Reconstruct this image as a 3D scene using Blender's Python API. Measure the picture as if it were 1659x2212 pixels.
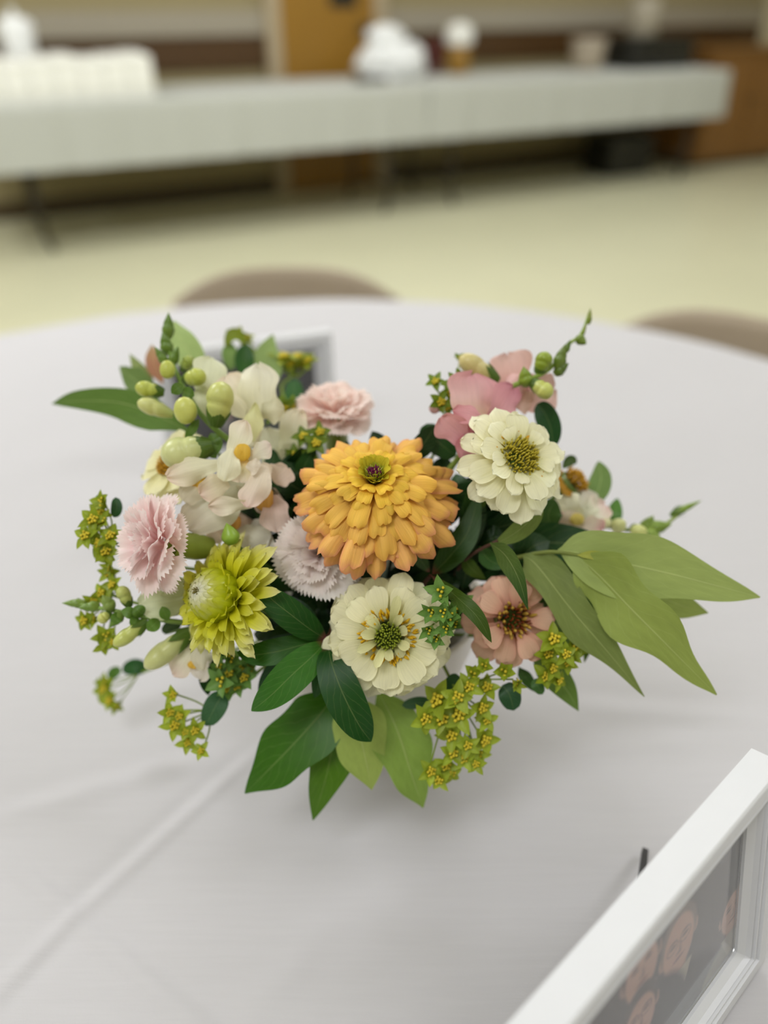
import bpy, bmesh, math, random
import numpy as np
from mathutils import Vector, Matrix

random.seed(7)
rng = np.random.default_rng(7)
for o in list(bpy.data.objects):
    bpy.data.objects.remove(o, do_unlink=True)
SC = bpy.context.scene
COL = SC.collection

# ------------------------------------------------------------------ camera
IMG_W, IMG_H, FPX = 1659, 2212, 1661.0
PITCH = math.radians(34)
CAM = np.array([0.0, 0.0, 1.22])
FW = np.array([0, math.cos(PITCH), -math.sin(PITCH)])
UP = np.array([0, math.sin(PITCH), math.cos(PITCH)])
RT = np.array([1.0, 0, 0])
cd = bpy.data.cameras.new('camera')
cd.sensor_fit = 'VERTICAL'
cd.sensor_height = 36.0
cd.lens = FPX / IMG_H * 36.0
cd.clip_start = 0.01
cd.dof.use_dof = True
cd.dof.focus_distance = 0.400
cd.dof.aperture_fstop = cd.lens / 11.5
cam = bpy.data.objects.new('camera', cd)
COL.objects.link(cam)
cam.location = CAM
cam.rotation_euler = (math.pi / 2 - PITCH, 0, 0)
SC.camera = cam
SC.view_settings.view_transform = 'Standard'
SC.view_settings.look = 'None'
SC.view_settings.gamma = 1
SC.view_settings.use_curve_mapping = False
SC.view_settings.exposure = 0.66

wd = bpy.data.worlds.new('world')
SC.world = wd
wd.use_nodes = True
wd.node_tree.nodes['Background'].inputs[0].default_value = (1.0, 0.98, 0.95, 1)
wd.node_tree.nodes['Background'].inputs[1].default_value = 0.25

# room frame: a runs along the back wall, b towards it
ANG = math.radians(26.5)
E1 = np.array([math.cos(ANG), math.sin(ANG), 0])
EN = np.array([-math.sin(ANG), math.cos(ANG), 0])
A0, A1, B0, B1, CEIL = -5.6, 7.3, -4.2, 5.75, 2.75
TABLE_Z = 0.76


def AB(a, b, z=0.0):
    return a * E1 + b * EN + np.array([0, 0, z])


# ceiling light fittings (one area light under each diffuser)
LIGHTS = [(a, b) for b in (-2.9, -0.2, 2.5, 4.4) for a in (-3.6, -0.9, 1.8, 4.5)]
LIGHT_W = {-2.9: 5, -0.2: 8, 2.5: 22, 4.4: 10}
for a, b in LIGHTS:
    ld = bpy.data.lights.new('ceiling_lamp', 'AREA')
    ld.shape = 'RECTANGLE'
    ld.size, ld.size_y = 1.16, 0.56
    ld.energy = LIGHT_W[b] * {-3.6: .7, -0.9: 1.35, 1.8: 1.0, 4.5: .8}[a]
    ld.color = (0.935, 0.95, 1.0)
    lo = bpy.data.objects.new('ceiling_lamp', ld)
    COL.objects.link(lo)
    lo.location = AB(a, b, CEIL - 0.045)
    lo.rotation_euler = (0, 0, ANG)


# ------------------------------------------------------------------ helpers
def lin(c):
    c = np.asarray(c, float) / 255.0
    return np.where(c <= 0.04045, c / 12.92, ((c + 0.055) / 1.055) ** 2.4)


def W(px, py, d):
    return CAM + d * (FW + (px - 829.5) / FPX * RT - (py - 1106) / FPX * UP)


def on_plane(px, py, z):
    v = FW + (px - 829.5) / FPX * RT - (py - 1106) / FPX * UP
    return CAM + v * ((z - CAM[2]) / v[2])


def nrm(v):
    v = np.asarray(v, float)
    return v / max(np.linalg.norm(v), 1e-9)


def camdir(r, u, t):
    """direction from picture-right, picture-up and toward-viewer shares"""
    return nrm(r * RT + u * UP - t * FW)


def frame_of(n, ref=RT):
    n = nrm(n)
    x = np.asarray(ref, float) - n * np.dot(ref, n)
    x = nrm(x)
    return np.column_stack([x, np.cross(n, x), n])


def rotz(a):
    c, s = math.cos(a), math.sin(a)
    return np.array([[c, -s, 0], [s, c, 0], [0, 0, 1.0]])


def rotx(a):
    c, s = math.cos(a), math.sin(a)
    return np.array([[1.0, 0, 0], [0, c, -s], [0, s, c]])


def spline(P, n):
    P = np.asarray(P, float)
    if len(P) == 2:
        t = np.linspace(0, 1, n)[:, None]
        return P[0] * (1 - t) + P[1] * t
    Q = np.vstack([2 * P[0] - P[1], P, 2 * P[-1] - P[-2]])
    m = len(P) - 1
    out = []
    for t in np.linspace(0, m, n):
        i = min(int(t), m - 1)
        u = t - i
        p0, p1, p2, p3 = Q[i:i + 4]
        out.append(0.5 * (2 * p1 + (p2 - p0) * u + (2 * p0 - 5 * p1 + 4 * p2 - p3) * u * u
                          + (3 * p1 - p0 - 3 * p2 + p3) * u ** 3))
    return np.array(out)


def grid_faces(nl, nw):
    return [(i * nw + j, i * nw + j + 1, (i + 1) * nw + j + 1, (i + 1) * nw + j)
            for i in range(nl - 1) for j in range(nw - 1)]


def make(name, V, F, mat, parent=None, origin=None, col=None, uv=None, smooth=True):
    V = np.asarray(V, float).reshape(-1, 3)
    if origin is not None:
        V = V - origin
    me = bpy.data.meshes.new(name)
    me.from_pydata(V.tolist(), [], [tuple(f) for f in F])
    if smooth:
        me.polygons.foreach_set('use_smooth', [True] * len(me.polygons))
    if col is not None:
        ca = me.color_attributes.new('Col', 'FLOAT_COLOR', 'POINT')
        c = np.ones((len(V), 4))
        c[:, :3] = np.broadcast_to(np.asarray(col, float), (len(V), 3))
        ca.data.foreach_set('color', c.ravel())
    if uv is not None:
        ul = me.uv_layers.new(name='UVMap')
        li = np.empty(len(me.loops), int)
        me.loops.foreach_get('vertex_index', li)
        ul.data.foreach_set('uv', np.asarray(uv, float)[li].ravel())
    me.materials.append(mat)
    me.update()
    o = bpy.data.objects.new(name, me)
    COL.objects.link(o)
    if parent is not None:
        o.parent = parent
    return o


def tag(o, label=None, cat=None, group=None, kind=None):
    if label: o['label'] = label
    if cat: o['category'] = cat
    if group: o['group'] = group
    if kind: o['kind'] = kind
    return o


class Thing:
    """an Empty at the thing's base; parts take world coordinates"""
    def __init__(s, name, loc, label, cat, group=None):
        s.o = bpy.data.objects.new(name, None)
        s.o.empty_display_size = 0.02
        COL.objects.link(s.o)
        s.loc = np.asarray(loc, float)
        s.o.location = s.loc
        tag(s.o, label, cat, group)

    def add(s, name, V, F, mat, parent=None, **k):
        return make(name, V, F, mat, parent or s.o, s.loc, **k)


def tube(P, r, n=7, cap=True):
    P = np.asarray(P, float)
    m = len(P)
    r = np.broadcast_to(np.asarray(r, float), (m,))
    T = np.gradient(P, axis=0)
    V = []
    ref = np.array([0.3, 0.2, 1.0])
    x = None
    for i in range(m):
        t = nrm(T[i])
        if x is None:
            x = nrm(np.cross(t, ref if abs(np.dot(t, nrm(ref))) < .95 else RT))
        else:
            x = nrm(x - t * np.dot(x, t))
        y = np.cross(t, x)
        for k in range(n):
            a = 2 * math.pi * k / n
            V.append(P[i] + r[i] * (math.cos(a) * x + math.sin(a) * y))
    F = [(i * n + k, i * n + (k + 1) % n, (i + 1) * n + (k + 1) % n, (i + 1) * n + k)
         for i in range(m - 1) for k in range(n)]
    if cap:
        F += [tuple(range(n))[::-1], tuple((m - 1) * n + k for k in range(n))]
    return np.array(V), F


def lathe(prof, n=32, R=None, o=None, closed=False):
    V, F = [], []
    for (r, z) in prof:
        for k in range(n):
            a = 2 * math.pi * k / n
            V.append((r * math.cos(a), r * math.sin(a), z))
    m = len(prof)
    for i in range(m - 1):
        for k in range(n):
            F.append((i * n + k, i * n + (k + 1) % n, (i + 1) * n + (k + 1) % n, (i + 1) * n + k))
    if closed:
        F += [tuple(range(n))[::-1], tuple((m - 1) * n + k for k in range(n))]
    V = np.array(V)
    if R is not None: V = V @ R.T
    if o is not None: V = V + o
    return V, F


def box(c, s, R=np.eye(3), bev=0.0, seg=2):
    bm = bmesh.new()
    bmesh.ops.create_cube(bm, size=1)
    for v in bm.verts:
        v.co = Vector([v.co[i] * s[i] for i in range(3)])
    if bev > 0:
        bmesh.ops.bevel(bm, geom=bm.edges[:], offset=bev, segments=seg, affect='EDGES', profile=0.5)
    V = np.array([v.co[:] for v in bm.verts])
    bm.verts.index_update()
    F = [tuple(v.index for v in f.verts) for f in bm.faces]
    bm.free()
    return V @ np.asarray(R).T + np.asarray(c), F


def join(parts):
    V, F, n = [], [], 0
    for v, f in parts:
        V.append(v)
        F += [tuple(i + n for i in q) for q in f]
        n += len(v)
    return np.vstack(V), F


# ------------------------------------------------------------------ materials
def mat_new(name):
    m = bpy.data.materials.new(name)
    m.use_nodes = True
    nt = m.node_tree
    b = nt.nodes['Principled BSDF']
    return m, nt, b


def mat_plain(name, c, rough=0.5, metal=0.0, var=0.06, scale=20, bump=0.0, spec=0.5, coat=0.0, stretch=(1, 1, 1)):
    m, nt, b = mat_new(name)
    N, L = nt.nodes, nt.links
    tc = N.new('ShaderNodeTexCoord')
    mp = N.new('ShaderNodeMapping')
    mp.inputs['Scale'].default_value = stretch
    nz = N.new('ShaderNodeTexNoise')
    nz.inputs['Scale'].default_value = scale
    nz.inputs['Detail'].default_value = 4
    L.new(tc.outputs['Object'], mp.inputs[0])
    L.new(mp.outputs[0], nz.inputs['Vector'])
    mr = N.new('ShaderNodeMapRange')
    mr.inputs['To Min'].default_value = 1 - var
    mr.inputs['To Max'].default_value = 1 + var
    L.new(nz.outputs[0], mr.inputs[0])
    mx = N.new('ShaderNodeMix')
    mx.data_type = 'RGBA'
    mx.blend_type = 'MULTIPLY'
    mx.inputs[0].default_value = 1
    mx.inputs[6].default_value = (*lin(c), 1)
    L.new(mr.outputs[0], mx.inputs[7])
    L.new(mx.outputs[2], b.inputs['Base Color'])
    b.inputs['Roughness'].default_value = rough
    b.inputs['Metallic'].default_value = metal
    b.inputs['Specular IOR Level'].default_value = spec
    b.inputs['Coat Weight'].default_value = coat
    if bump:
        bp = N.new('ShaderNodeBump')
        bp.inputs['Strength'].default_value = bump
        bp.inputs['Distance'].default_value = 0.002
        L.new(nz.outputs[0], bp.inputs['Height'])
        L.new(bp.outputs[0], b.inputs['Normal'])
    return m


def mat_petal(name, rough=0.55, transl=0.3, veins=26, bump=0.25, spec=0.25, sheen=0.0):
    """pigment comes from the Col attribute; fine lengthwise veins from the UVs"""
    m, nt, b = mat_new(name)
    N, L = nt.nodes, nt.links
    at = N.new('ShaderNodeAttribute')
    at.attribute_name = 'Col'
    uv = N.new('ShaderNodeUVMap')
    mp = N.new('ShaderNodeMapping')
    mp.inputs['Scale'].default_value = (veins, 1.5, 1)
    nz = N.new('ShaderNodeTexNoise')
    nz.inputs['Scale'].default_value = 1.0
    nz.inputs['Detail'].default_value = 3
    L.new(uv.outputs[0], mp.inputs[0])
    L.new(mp.outputs[0], nz.inputs['Vector'])
    mr = N.new('ShaderNodeMapRange')
    mr.inputs['To Min'].default_value = 0.86
    mr.inputs['To Max'].default_value = 1.12
    L.new(nz.outputs[0], mr.inputs[0])
    mx = N.new('ShaderNodeMix')
    mx.data_type = 'RGBA'
    mx.blend_type = 'MULTIPLY'
    mx.inputs[0].default_value = 1
    L.new(at.outputs['Color'], mx.inputs[6])
    L.new(mr.outputs[0], mx.inputs[7])
    bp = N.new('ShaderNodeBump')
    bp.inputs['Strength'].default_value = bump
    bp.inputs['Distance'].default_value = 0.0006
    L.new(nz.outputs[0], bp.inputs['Height'])
    L.new(mx.outputs[2], b.inputs['Base Color'])
    L.new(bp.outputs[0], b.inputs['Normal'])
    b.inputs['Roughness'].default_value = rough
    b.inputs['Specular IOR Level'].default_value = spec
    tr = N.new('ShaderNodeBsdfTranslucent')
    L.new(mx.outputs[2], tr.inputs['Color'])
    L.new(bp.outputs[0], tr.inputs['Normal'])
    ms = N.new('ShaderNodeMixShader')
    ms.inputs[0].default_value = transl
    L.new(b.outputs[0], ms.inputs[1])
    L.new(tr.outputs[0], ms.inputs[2])
    L.new(ms.outputs[0], N['Material Output'].inputs[0])
    return m


def mat_leaf(name, rough=0.4, transl=0.15, vein=0.25, rib=0.6, spec=0.45, bump=0.5):
    m, nt, b = mat_new(name)
    N, L = nt.nodes, nt.links

    def math_(op, a, c=None):
        n = N.new('ShaderNodeMath')
        n.operation = op
        for i, x in enumerate((a, c)):
            if x is None: continue
            if isinstance(x, (int, float)):
                n.inputs[i].default_value = x
            else:
                L.new(x, n.inputs[i])
        return n.outputs[0]
    at = N.new('ShaderNodeAttribute')
    at.attribute_name = 'Col'
    uv = N.new('ShaderNodeUVMap')
    sp = N.new('ShaderNodeSeparateXYZ')
    L.new(uv.outputs[0], sp.inputs[0])
    a = math_('MULTIPLY', math_('ABSOLUTE', math_('SUBTRACT', sp.outputs[0], 0.5)), 2.0)
    midrib = math_('SUBTRACT', 1.0, math_('SMOOTH_MIN', math_('MULTIPLY', a, 26.0), 1.0))
    midrib = math_('MAXIMUM', midrib, 0.0)
    nz0 = N.new('ShaderNodeTexNoise')
    nz0.inputs['Scale'].default_value = 6
    L.new(uv.outputs[0], nz0.inputs['Vector'])
    s = math_('SUBTRACT', math_('MULTIPLY', sp.outputs[1], 9.0), math_('MULTIPLY', a, 2.6))
    s = math_('ADD', s, math_('MULTIPLY', nz0.outputs[0], 0.7))
    fr = math_('ABSOLUTE', math_('SUBTRACT', math_('FRACT', s), 0.5))
    lat = math_('MAXIMUM', math_('SUBTRACT', 1.0, math_('MULTIPLY', fr, 14.0)), 0.0)
    lat = math_('MULTIPLY', lat, vein)
    vn = math_('MAXIMUM', math_('MULTIPLY', midrib, rib), lat)
    hs = N.new('ShaderNodeMix')
    hs.data_type = 'RGBA'
    L.new(math_('MULTIPLY', vn, 0.55), hs.inputs[0])
    nz = N.new('ShaderNodeTexNoise')
    nz.inputs['Scale'].default_value = 9
    nz.inputs['Detail'].default_value = 5
    L.new(uv.outputs[0], nz.inputs['Vector'])
    mr = N.new('ShaderNodeMapRange')
    mr.inputs['To Min'].default_value = 0.82
    mr.inputs['To Max'].default_value = 1.18
    L.new(nz.outputs[0], mr.inputs[0])
    mx = N.new('ShaderNodeMix')
    mx.data_type = 'RGBA'
    mx.blend_type = 'MULTIPLY'
    mx.inputs[0].default_value = 1
    L.new(at.outputs['Color'], mx.inputs[6])
    L.new(mr.outputs[0], mx.inputs[7])
    L.new(mx.outputs[2], hs.inputs[6])
    hs.inputs[7].default_value = (*lin((200, 212, 140)), 1)
    bp = N.new('ShaderNodeBump')
    bp.inputs['Strength'].default_value = bump
    bp.inputs['Distance'].default_value = 0.0007
    L.new(math_('ADD', vn, math_('MULTIPLY', nz.outputs[0], 0.35)), bp.inputs['Height'])
    L.new(hs.outputs[2], b.inputs['Base Color'])
    L.new(bp.outputs[0], b.inputs['Normal'])
    b.inputs['Roughness'].default_value = rough
    b.inputs['Specular IOR Level'].default_value = spec
    tr = N.new('ShaderNodeBsdfTranslucent')
    L.new(hs.outputs[2], tr.inputs['Color'])
    ms = N.new('ShaderNodeMixShader')
    ms.inputs[0].default_value = transl
    L.new(b.outputs[0], ms.inputs[1])
    L.new(tr.outputs[0], ms.inputs[2])
    L.new(ms.outputs[0], N['Material Output'].inputs[0])
    return m


def mat_cloth(name, c, bump=0.35):
    m, nt, b = mat_new(name)
    N, L = nt.nodes, nt.links
    tc = N.new('ShaderNodeTexCoord')
    mp = N.new('ShaderNodeMapping')
    mp.inputs['Rotation'].default_value = (0, 0, math.radians(38))
    mp.inputs['Scale'].default_value = (22, 420, 60)
    n1 = N.new('ShaderNodeTexNoise')
    n1.inputs['Scale'].default_value = 1
    n1.inputs['Detail'].default_value = 3
    L.new(tc.outputs['Object'], mp.inputs[0])
    L.new(mp.outputs[0], n1.inputs['Vector'])
    mp2 = N.new('ShaderNodeMapping')
    mp2.inputs['Rotation'].default_value = (0, 0, math.radians(38))
    mp2.inputs['Scale'].default_value = (900, 900, 60)
    n2 = N.new('ShaderNodeTexNoise')
    n2.inputs['Scale'].default_value = 1
    L.new(tc.outputs['Object'], mp2.inputs[0])
    L.new(mp2.outputs[0], n2.inputs['Vector'])
    ad = N.new('ShaderNodeMath')
    ad.operation = 'MULTIPLY_ADD'
    ad.inputs[1].default_value = 0.35
    L.new(n2.outputs[0], ad.inputs[0])
    L.new(n1.outputs[0], ad.inputs[2])
    bp = N.new('ShaderNodeBump')
    bp.inputs['Strength'].default_value = bump
    bp.inputs['Distance'].default_value = 0.0005
    L.new(ad.outputs[0], bp.inputs['Height'])
    L.new(bp.outputs[0], b.inputs['Normal'])
    mr = N.new('ShaderNodeMapRange')
    mr.inputs['To Min'].default_value = 0.965
    mr.inputs['To Max'].default_value = 1.035
    L.new(n1.outputs[0], mr.inputs[0])
    mx = N.new('ShaderNodeMix')
    mx.data_type = 'RGBA'
    mx.blend_type = 'MULTIPLY'
    mx.inputs[0].default_value = 1
    mx.inputs[6].default_value = (*lin(c), 1)
    L.new(mr.outputs[0], mx.inputs[7])
    L.new(mx.outputs[2], b.inputs['Base Color'])
    b.inputs['Roughness'].default_value = 0.75
    b.inputs['Specular IOR Level'].default_value = 0.25
    b.inputs['Sheen Weight'].default_value = 0.15
    return m


def mat_vcol(name, rough=0.35):
    m, nt, b = mat_new(name)
    at = nt.nodes.new('ShaderNodeAttribute')
    at.attribute_name = 'Col'
    nt.links.new(at.outputs['Color'], b.inputs['Base Color'])
    b.inputs['Roughness'].default_value = rough
    return m


M_PETAL = mat_petal('zinnia_petal', veins=14, bump=0.6, transl=0.18)
M_CREAM = mat_petal('cream_petal', veins=16, bump=0.5, transl=0.25)
M_CARN = mat_petal('carnation_petal', rough=0.7, transl=0.35, veins=8, bump=0.15)
M_SNAP = mat_petal('snapdragon_petal', rough=0.5, transl=0.3, veins=14, bump=0.4, spec=0.35)
M_STRAW = mat_petal('papery_bract', rough=0.28, transl=0.35, veins=10, bump=0.2, spec=0.5)
M_BUD = mat_petal('bud_skin', rough=0.33, transl=0.15, veins=8, bump=0.2, spec=0.5)
M_DISC = mat_petal('floret', rough=0.6, transl=0.1, veins=3, bump=0.0)
M_BRACT = mat_leaf('bract_leaf', rough=0.42, transl=0.3, vein=0.12, rib=0.45, spec=0.4, bump=0.25)
M_LEAF_D = mat_leaf('glossy_leaf', rough=0.42, transl=0.08, vein=0.12, rib=0.35, spec=0.28, bump=0.25)
M_LEAF_L = mat_leaf('matte_leaf', rough=0.55, transl=0.2, vein=0.16, rib=1.0, spec=0.25, bump=0.35)
M_STEM = mat_petal('stem_skin', rough=0.5, transl=0.05, veins=4, bump=0.1)
M_CLOTH = mat_cloth('white_tablecloth', (194, 192, 194))
M_CLOTH2 = mat_cloth('buffet_cloth', (184, 186, 178), 0.1)
M_VASE = mat_plain('glazed_ceramic', (232, 224, 212), rough=0.3, var=0.03, coat=0.3)
M_FOAM = mat_plain('floral_foam', (24, 40, 20), rough=0.9, var=0.3, scale=90, bump=0.6)
M_FRAME = mat_plain('white_painted_wood', (216, 217, 220), rough=0.38, var=0.02, scale=60, bump=0.05)
M_BLACK = mat_plain('black_card', (22, 21, 20), rough=0.5)
M_FLOOR = mat_plain('vinyl_floor', (200, 198, 166), rough=0.32, var=0.05, scale=2.2, spec=0.5)
M_CEIL = mat_plain('ceiling_tile', (235, 233, 228), rough=0.9)
M_WALL = mat_plain('wall_paint', (150, 138, 100), rough=0.7, var=0.03, scale=3)
M_WALLO = mat_plain('wall_paint_pale', (205, 196, 165), rough=0.7, var=0.03, scale=3)
M_BAND = mat_plain('rail_paint', (158, 150, 132), rough=0.6, var=0.03)
M_BROWN = mat_plain('brown_wood', (76, 50, 14), rough=0.5, var=0.15, scale=4, stretch=(1, 1, 12))
M_DARKW = mat_plain('dark_baseboard', (72, 58, 30), rough=0.5)
M_DOORW = mat_plain('honey_oak', (150, 110, 34), rough=0.4, var=0.12, scale=5, stretch=(8, 8, 0.6))
M_CABW = mat_plain('cabinet_oak', (130, 90, 40), rough=0.4, var=0.14, scale=5, stretch=(8, 8, 0.6))
M_TRIMW = mat_plain('door_frame_paint', (176, 160, 130), rough=0.5)
M_METAL = mat_plain('grey_steel', (70, 66, 58), rough=0.35, metal=0.8)
M_CHAIR = mat_plain('beige_enamel', (176, 160, 138), rough=0.4)
M_WHITEP = mat_plain('white_card', (238, 238, 230), rough=0.55)
M_BAG = mat_plain('white_plastic', (240, 242, 240), rough=0.3, spec=0.6)
M_YEL = mat_plain('mustard_tin', (150, 112, 40), rough=0.4)
M_MAR = mat_plain('maroon_card', (86, 34, 34), rough=0.5)
M_TAN = mat_plain('tan_plastic', (168, 156, 136), rough=0.4)
M_DARKP = mat_plain('black_plastic', (28, 28, 24), rough=0.35)
M_TABLE = mat_plain('table_laminate', (190, 180, 160), rough=0.4)
mG, ntG, bG = mat_new('picture_glass')
bG.inputs['Base Color'].default_value = (1, 1, 1, 1)
bG.inputs['Roughness'].default_value = 0.0
bG.inputs['Transmission Weight'].default_value = 1.0
bG.inputs['IOR'].default_value = 1.5
M_GLASS = mG
M_PHOTO = mat_vcol('photo_print', 0.6)
mE, ntE, bE = mat_new('lamp_diffuser')
bE.inputs['Base Color'].default_value = (0.9, 0.9, 0.9, 1)
bE.inputs['Emission Color'].default_value = (0.965, 0.96, 1.0, 1)
bE.inputs['Emission Strength'].default_value = 1.0
M_EMIT = mE

RR = np.column_stack([E1, EN, [0, 0, 1]])


# ------------------------------------------------------------------ room shell
def slab(name, a0, a1, b0, b1, z0, z1, mat, parent=None, bev=0.0, kind='structure'):
    V, F = box(AB((a0 + a1) / 2, (b0 + b1) / 2, (z0 + z1) / 2), (a1 - a0, b1 - b0, z1 - z0), RR, bev)
    o = make(name, V, F, mat, parent, smooth=False)
    if kind and parent is None: o['kind'] = kind
    return o


slab('floor', A0, A1, B0, B1, -0.05, 0, M_FLOOR)
slab('ceiling', A0, A1, B0, B1, CEIL, CEIL + 0.05, M_CEIL)
slab('wall_front', A0, A1, B0 - 0.1, B0, 0, CEIL, M_WALLO)
slab('wall_left', A0 - 0.1, A0, B0, B1, 0, CEIL, M_WALLO)
slab('wall_right', A1, A1 + 0.1, B0, B1, 0, CEIL, M_WALLO)
slab('wall_back', A0, A1, B1, B1 + 0.1, 0, CEIL, M_WALL)


def wall_a(px, py):
    """a coordinate where the sight line meets the back wall"""
    v = FW + (px - 829.5) / FPX * RT - (py - 1106) / FPX * UP
    t = (B1 - np.dot(CAM, EN)) / np.dot(v, EN)
    q = CAM + t * v
    return float(np.dot(q, E1)), float(q[2])


DA0, _ = wall_a(600, 60)
DA1, _ = wall_a(800, 60)
for i, (s0, s1) in enumerate(((A0, DA0 - 0.1), (DA1 + 0.1, A1))):
    slab('trim_%d' % (1 + 2 * i), s0, s1, B1 - 0.035, B1, 0.99, 1.13, M_BAND, bev=0.006)
    slab('trim_%d' % (2 + 2 * i), s0, s1, B1 - 0.02, B1, 0.80, 0.99, M_BROWN, bev=0.004)
slab('baseboard_back', A0, DA0 - 0.1, B1 - 0.02, B1, 0, 0.11, M_DARKW, bev=0.004)
slab('baseboard_back_far', DA1 + 0.1, A1, B1 - 0.02, B1, 0, 0.11, M_DARKW, bev=0.004)
door = slab('door_1', DA0, DA1, B1 - 0.05, B1 - 0.005, 0.01, 2.05, M_DOORW, bev=0.004)
slab('door_frame', DA0 - 0.1, DA0, B1 - 0.07, B1, 0, 2.12, M_TRIMW, parent=door, bev=0.006)
slab('door_frame', DA1, DA1 + 0.1, B1 - 0.07, B1, 0, 2.12, M_TRIMW, parent=door, bev=0.006)
slab('door_frame', DA0 - 0.1, DA1 + 0.1, B1 - 0.07, B1, 2.06, 2.16, M_TRIMW, parent=door, bev=0.006)
V, F = lathe([(0.026, 0), (0.026, 0.012), (0.010, 0.014), (0.010, 0.04), (0.026, 0.05), (0.030, 0.065), (0.02, 0.08), (0.001, 0.084)],
             16, frame_of(-EN), AB(DA1 - 0.09, B1 - 0.05, 1.02))
make('door_handle', V, F, M_METAL, door)
slab('push_plate', DA0 + 0.36, DA0 + 0.56, B1 - 0.054, B1 - 0.05, 1.14, 1.24, M_DARKP, parent=door)
ca, _ = wall_a(1648, 30)
slab('trim_5', ca, ca + 0.22, B1 - 0.06, B1, 0.0, 2.5, M_WALLO, bev=0.01)

for k, (a, b) in enumerate(LIGHTS):
    t = Thing('ceiling_light', AB(a, b, CEIL), 'recessed white ceiling light panel above the hall floor', 'light', 'ceiling light panels')
    V, F = box(AB(a, b, CEIL - 0.012), (1.16, 0.56, 0.016), RR)
    t.add('diffuser', V, F, M_EMIT, smooth=False)
    P = []
    for da, db, sa, sb in ((0, .295, 1.24, .03), (0, -.295, 1.24, .03), (.605, 0, .03, .56), (-.605, 0, .03, .56)):
        P.append(box(AB(a + da, b + db, CEIL - 0.014), (sa, sb, 0.028), RR))
    V, F = join(P)
    t.add('frame', V, F, M_FRAME, smooth=False)


# ------------------------------------------------------------------ tables, cloths, chairs
def drape(name, outline, cen, ztop, drop, rings, folds, amp, mat, hfun=None, flare=0.02, seed=0, nskirt=14):
    """a cloth: rings of the outline shrunk to the middle for the top, then a hanging skirt"""
    r_ = np.random.default_rng(seed)
    n = len(outline)
    out = np.asarray(outline, float)
    V = []
    for k in range(1, rings + 1):
        s = k / rings
        p = cen + (out - cen) * s
        z = np.full(n, ztop)
        if hfun is not None: z = z + hfun(p)
        V.append(np.column_stack([p, z]))
    d = out - cen
    tang = np.roll(out, -1, 0) - np.roll(out, 1, 0)
    nor = np.column_stack([tang[:, 1], -tang[:, 0]])
    nor /= np.linalg.norm(nor, axis=1)[:, None]
    nor *= np.sign((nor * d).sum(1))[:, None]
    seg = np.linalg.norm(np.roll(out, -1, 0) - out, axis=1)
    s = np.concatenate([[0], np.cumsum(seg)[:-1]]) / seg.sum() * 2 * math.pi
    wav = np.zeros(n)
    for f in folds:
        wav += np.sin(f * s + r_.uniform(0, 6.28)) / len(folds)
    rr = 0.012
    zt = np.full(n, ztop)
    if hfun is not None: zt = zt + hfun(out)
    for k in range(1, nskirt + 1):
        u = k / nskirt
        if k <= 3:
            a = k / 3 * math.pi / 2
            off, dz = rr * math.sin(a), rr * (1 - math.cos(a))
        else:
            off, dz = rr, rr + (drop - rr) * (k - 3) / (nskirt - 3)
        h = dz / drop
        p = out + nor * (off + h * flare + amp * h * (wav + 0.6))[:, None] if isinstance(off, np.ndarray) else \
            out + nor * ((off + h * flare) + amp * h * (wav + 0.6))[:, None]
        V.append(np.column_stack([p, zt * (1 - min(1, h * 4)) + ztop * min(1, h * 4) - dz]))
    m = len(V)
    V = np.vstack(V + [np.array([[cen[0], cen[1], ztop + (float(hfun(np.array([cen]))[0]) if hfun else 0)]])])
    F = [(i * n + k, i * n + (k + 1) % n, (i + 1) * n + (k + 1) % n, (i + 1) * n + k)
         for i in range(m - 1) for k in range(n)]
    c = len(V) - 1
    F += [(c, k, (k + 1) % n)[::-1] for k in range(n)]
    return make(name, V, F, mat)


TC = np.array([-0.08, 0.44])
TR = 0.93
th = np.linspace(0, 2 * math.pi, 560, endpoint=False)
circ = TC + TR * np.column_stack([np.cos(th), np.sin(th)])


def xy(px, py):
    return on_plane(px, py, TABLE_Z)[:2]


def crease_fun():
    L = [(xy(140, 1995), xy(400, 1765), 0.0016, 0.0055, 2.0), (xy(140, 1995), xy(0, 2140), 0.0016, 0.0055, 2.0),
         (xy(0, 1840), xy(430, 2212), 0.0015, 0.0055, 1.5),
         (xy(0, 1765), xy(450, 1640), 0.0017, 0.009, 1.2),
         (xy(700, 2020), xy(520, 2212), 0.0012, 0.009, 1.3),
         (xy(1250, 1525), xy(1659, 1560), 0.0015, 0.010, 1.2),
         (xy(1300, 1620), xy(1659, 1590), 0.0010, 0.010, 1.2)]

    def f(p):
        z = np.zeros(len(p))
        for a, b, h, w, ext in L:
            d = b - a
            ln = np.linalg.norm(d)
            d = d / ln
            q = p - a
            s = q @ d
            t = q @ np.array([-d[1], d[0]])
            m = np.clip((s + 0.02) / 0.04, 0, 1) * np.clip((ln * ext - s) / 0.06, 0, 1)
            z += m * h * (np.exp(-(t / w) ** 2) - 0.55 * np.exp(-((t - 1.6 * w) / (1.2 * w)) ** 2))
        for (kx, ky, ph, am) in ((31, 12, .3, .0005), (-14, 27, 1.7, .0005), (9, -22, 4.0, .0006), (48, 41, 2.2, .00022), (-52, 30, .9, .00022)):
            z += am * np.sin(kx * p[:, 0] + ky * p[:, 1] + ph)
        return z + 0.004
    return f


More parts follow.
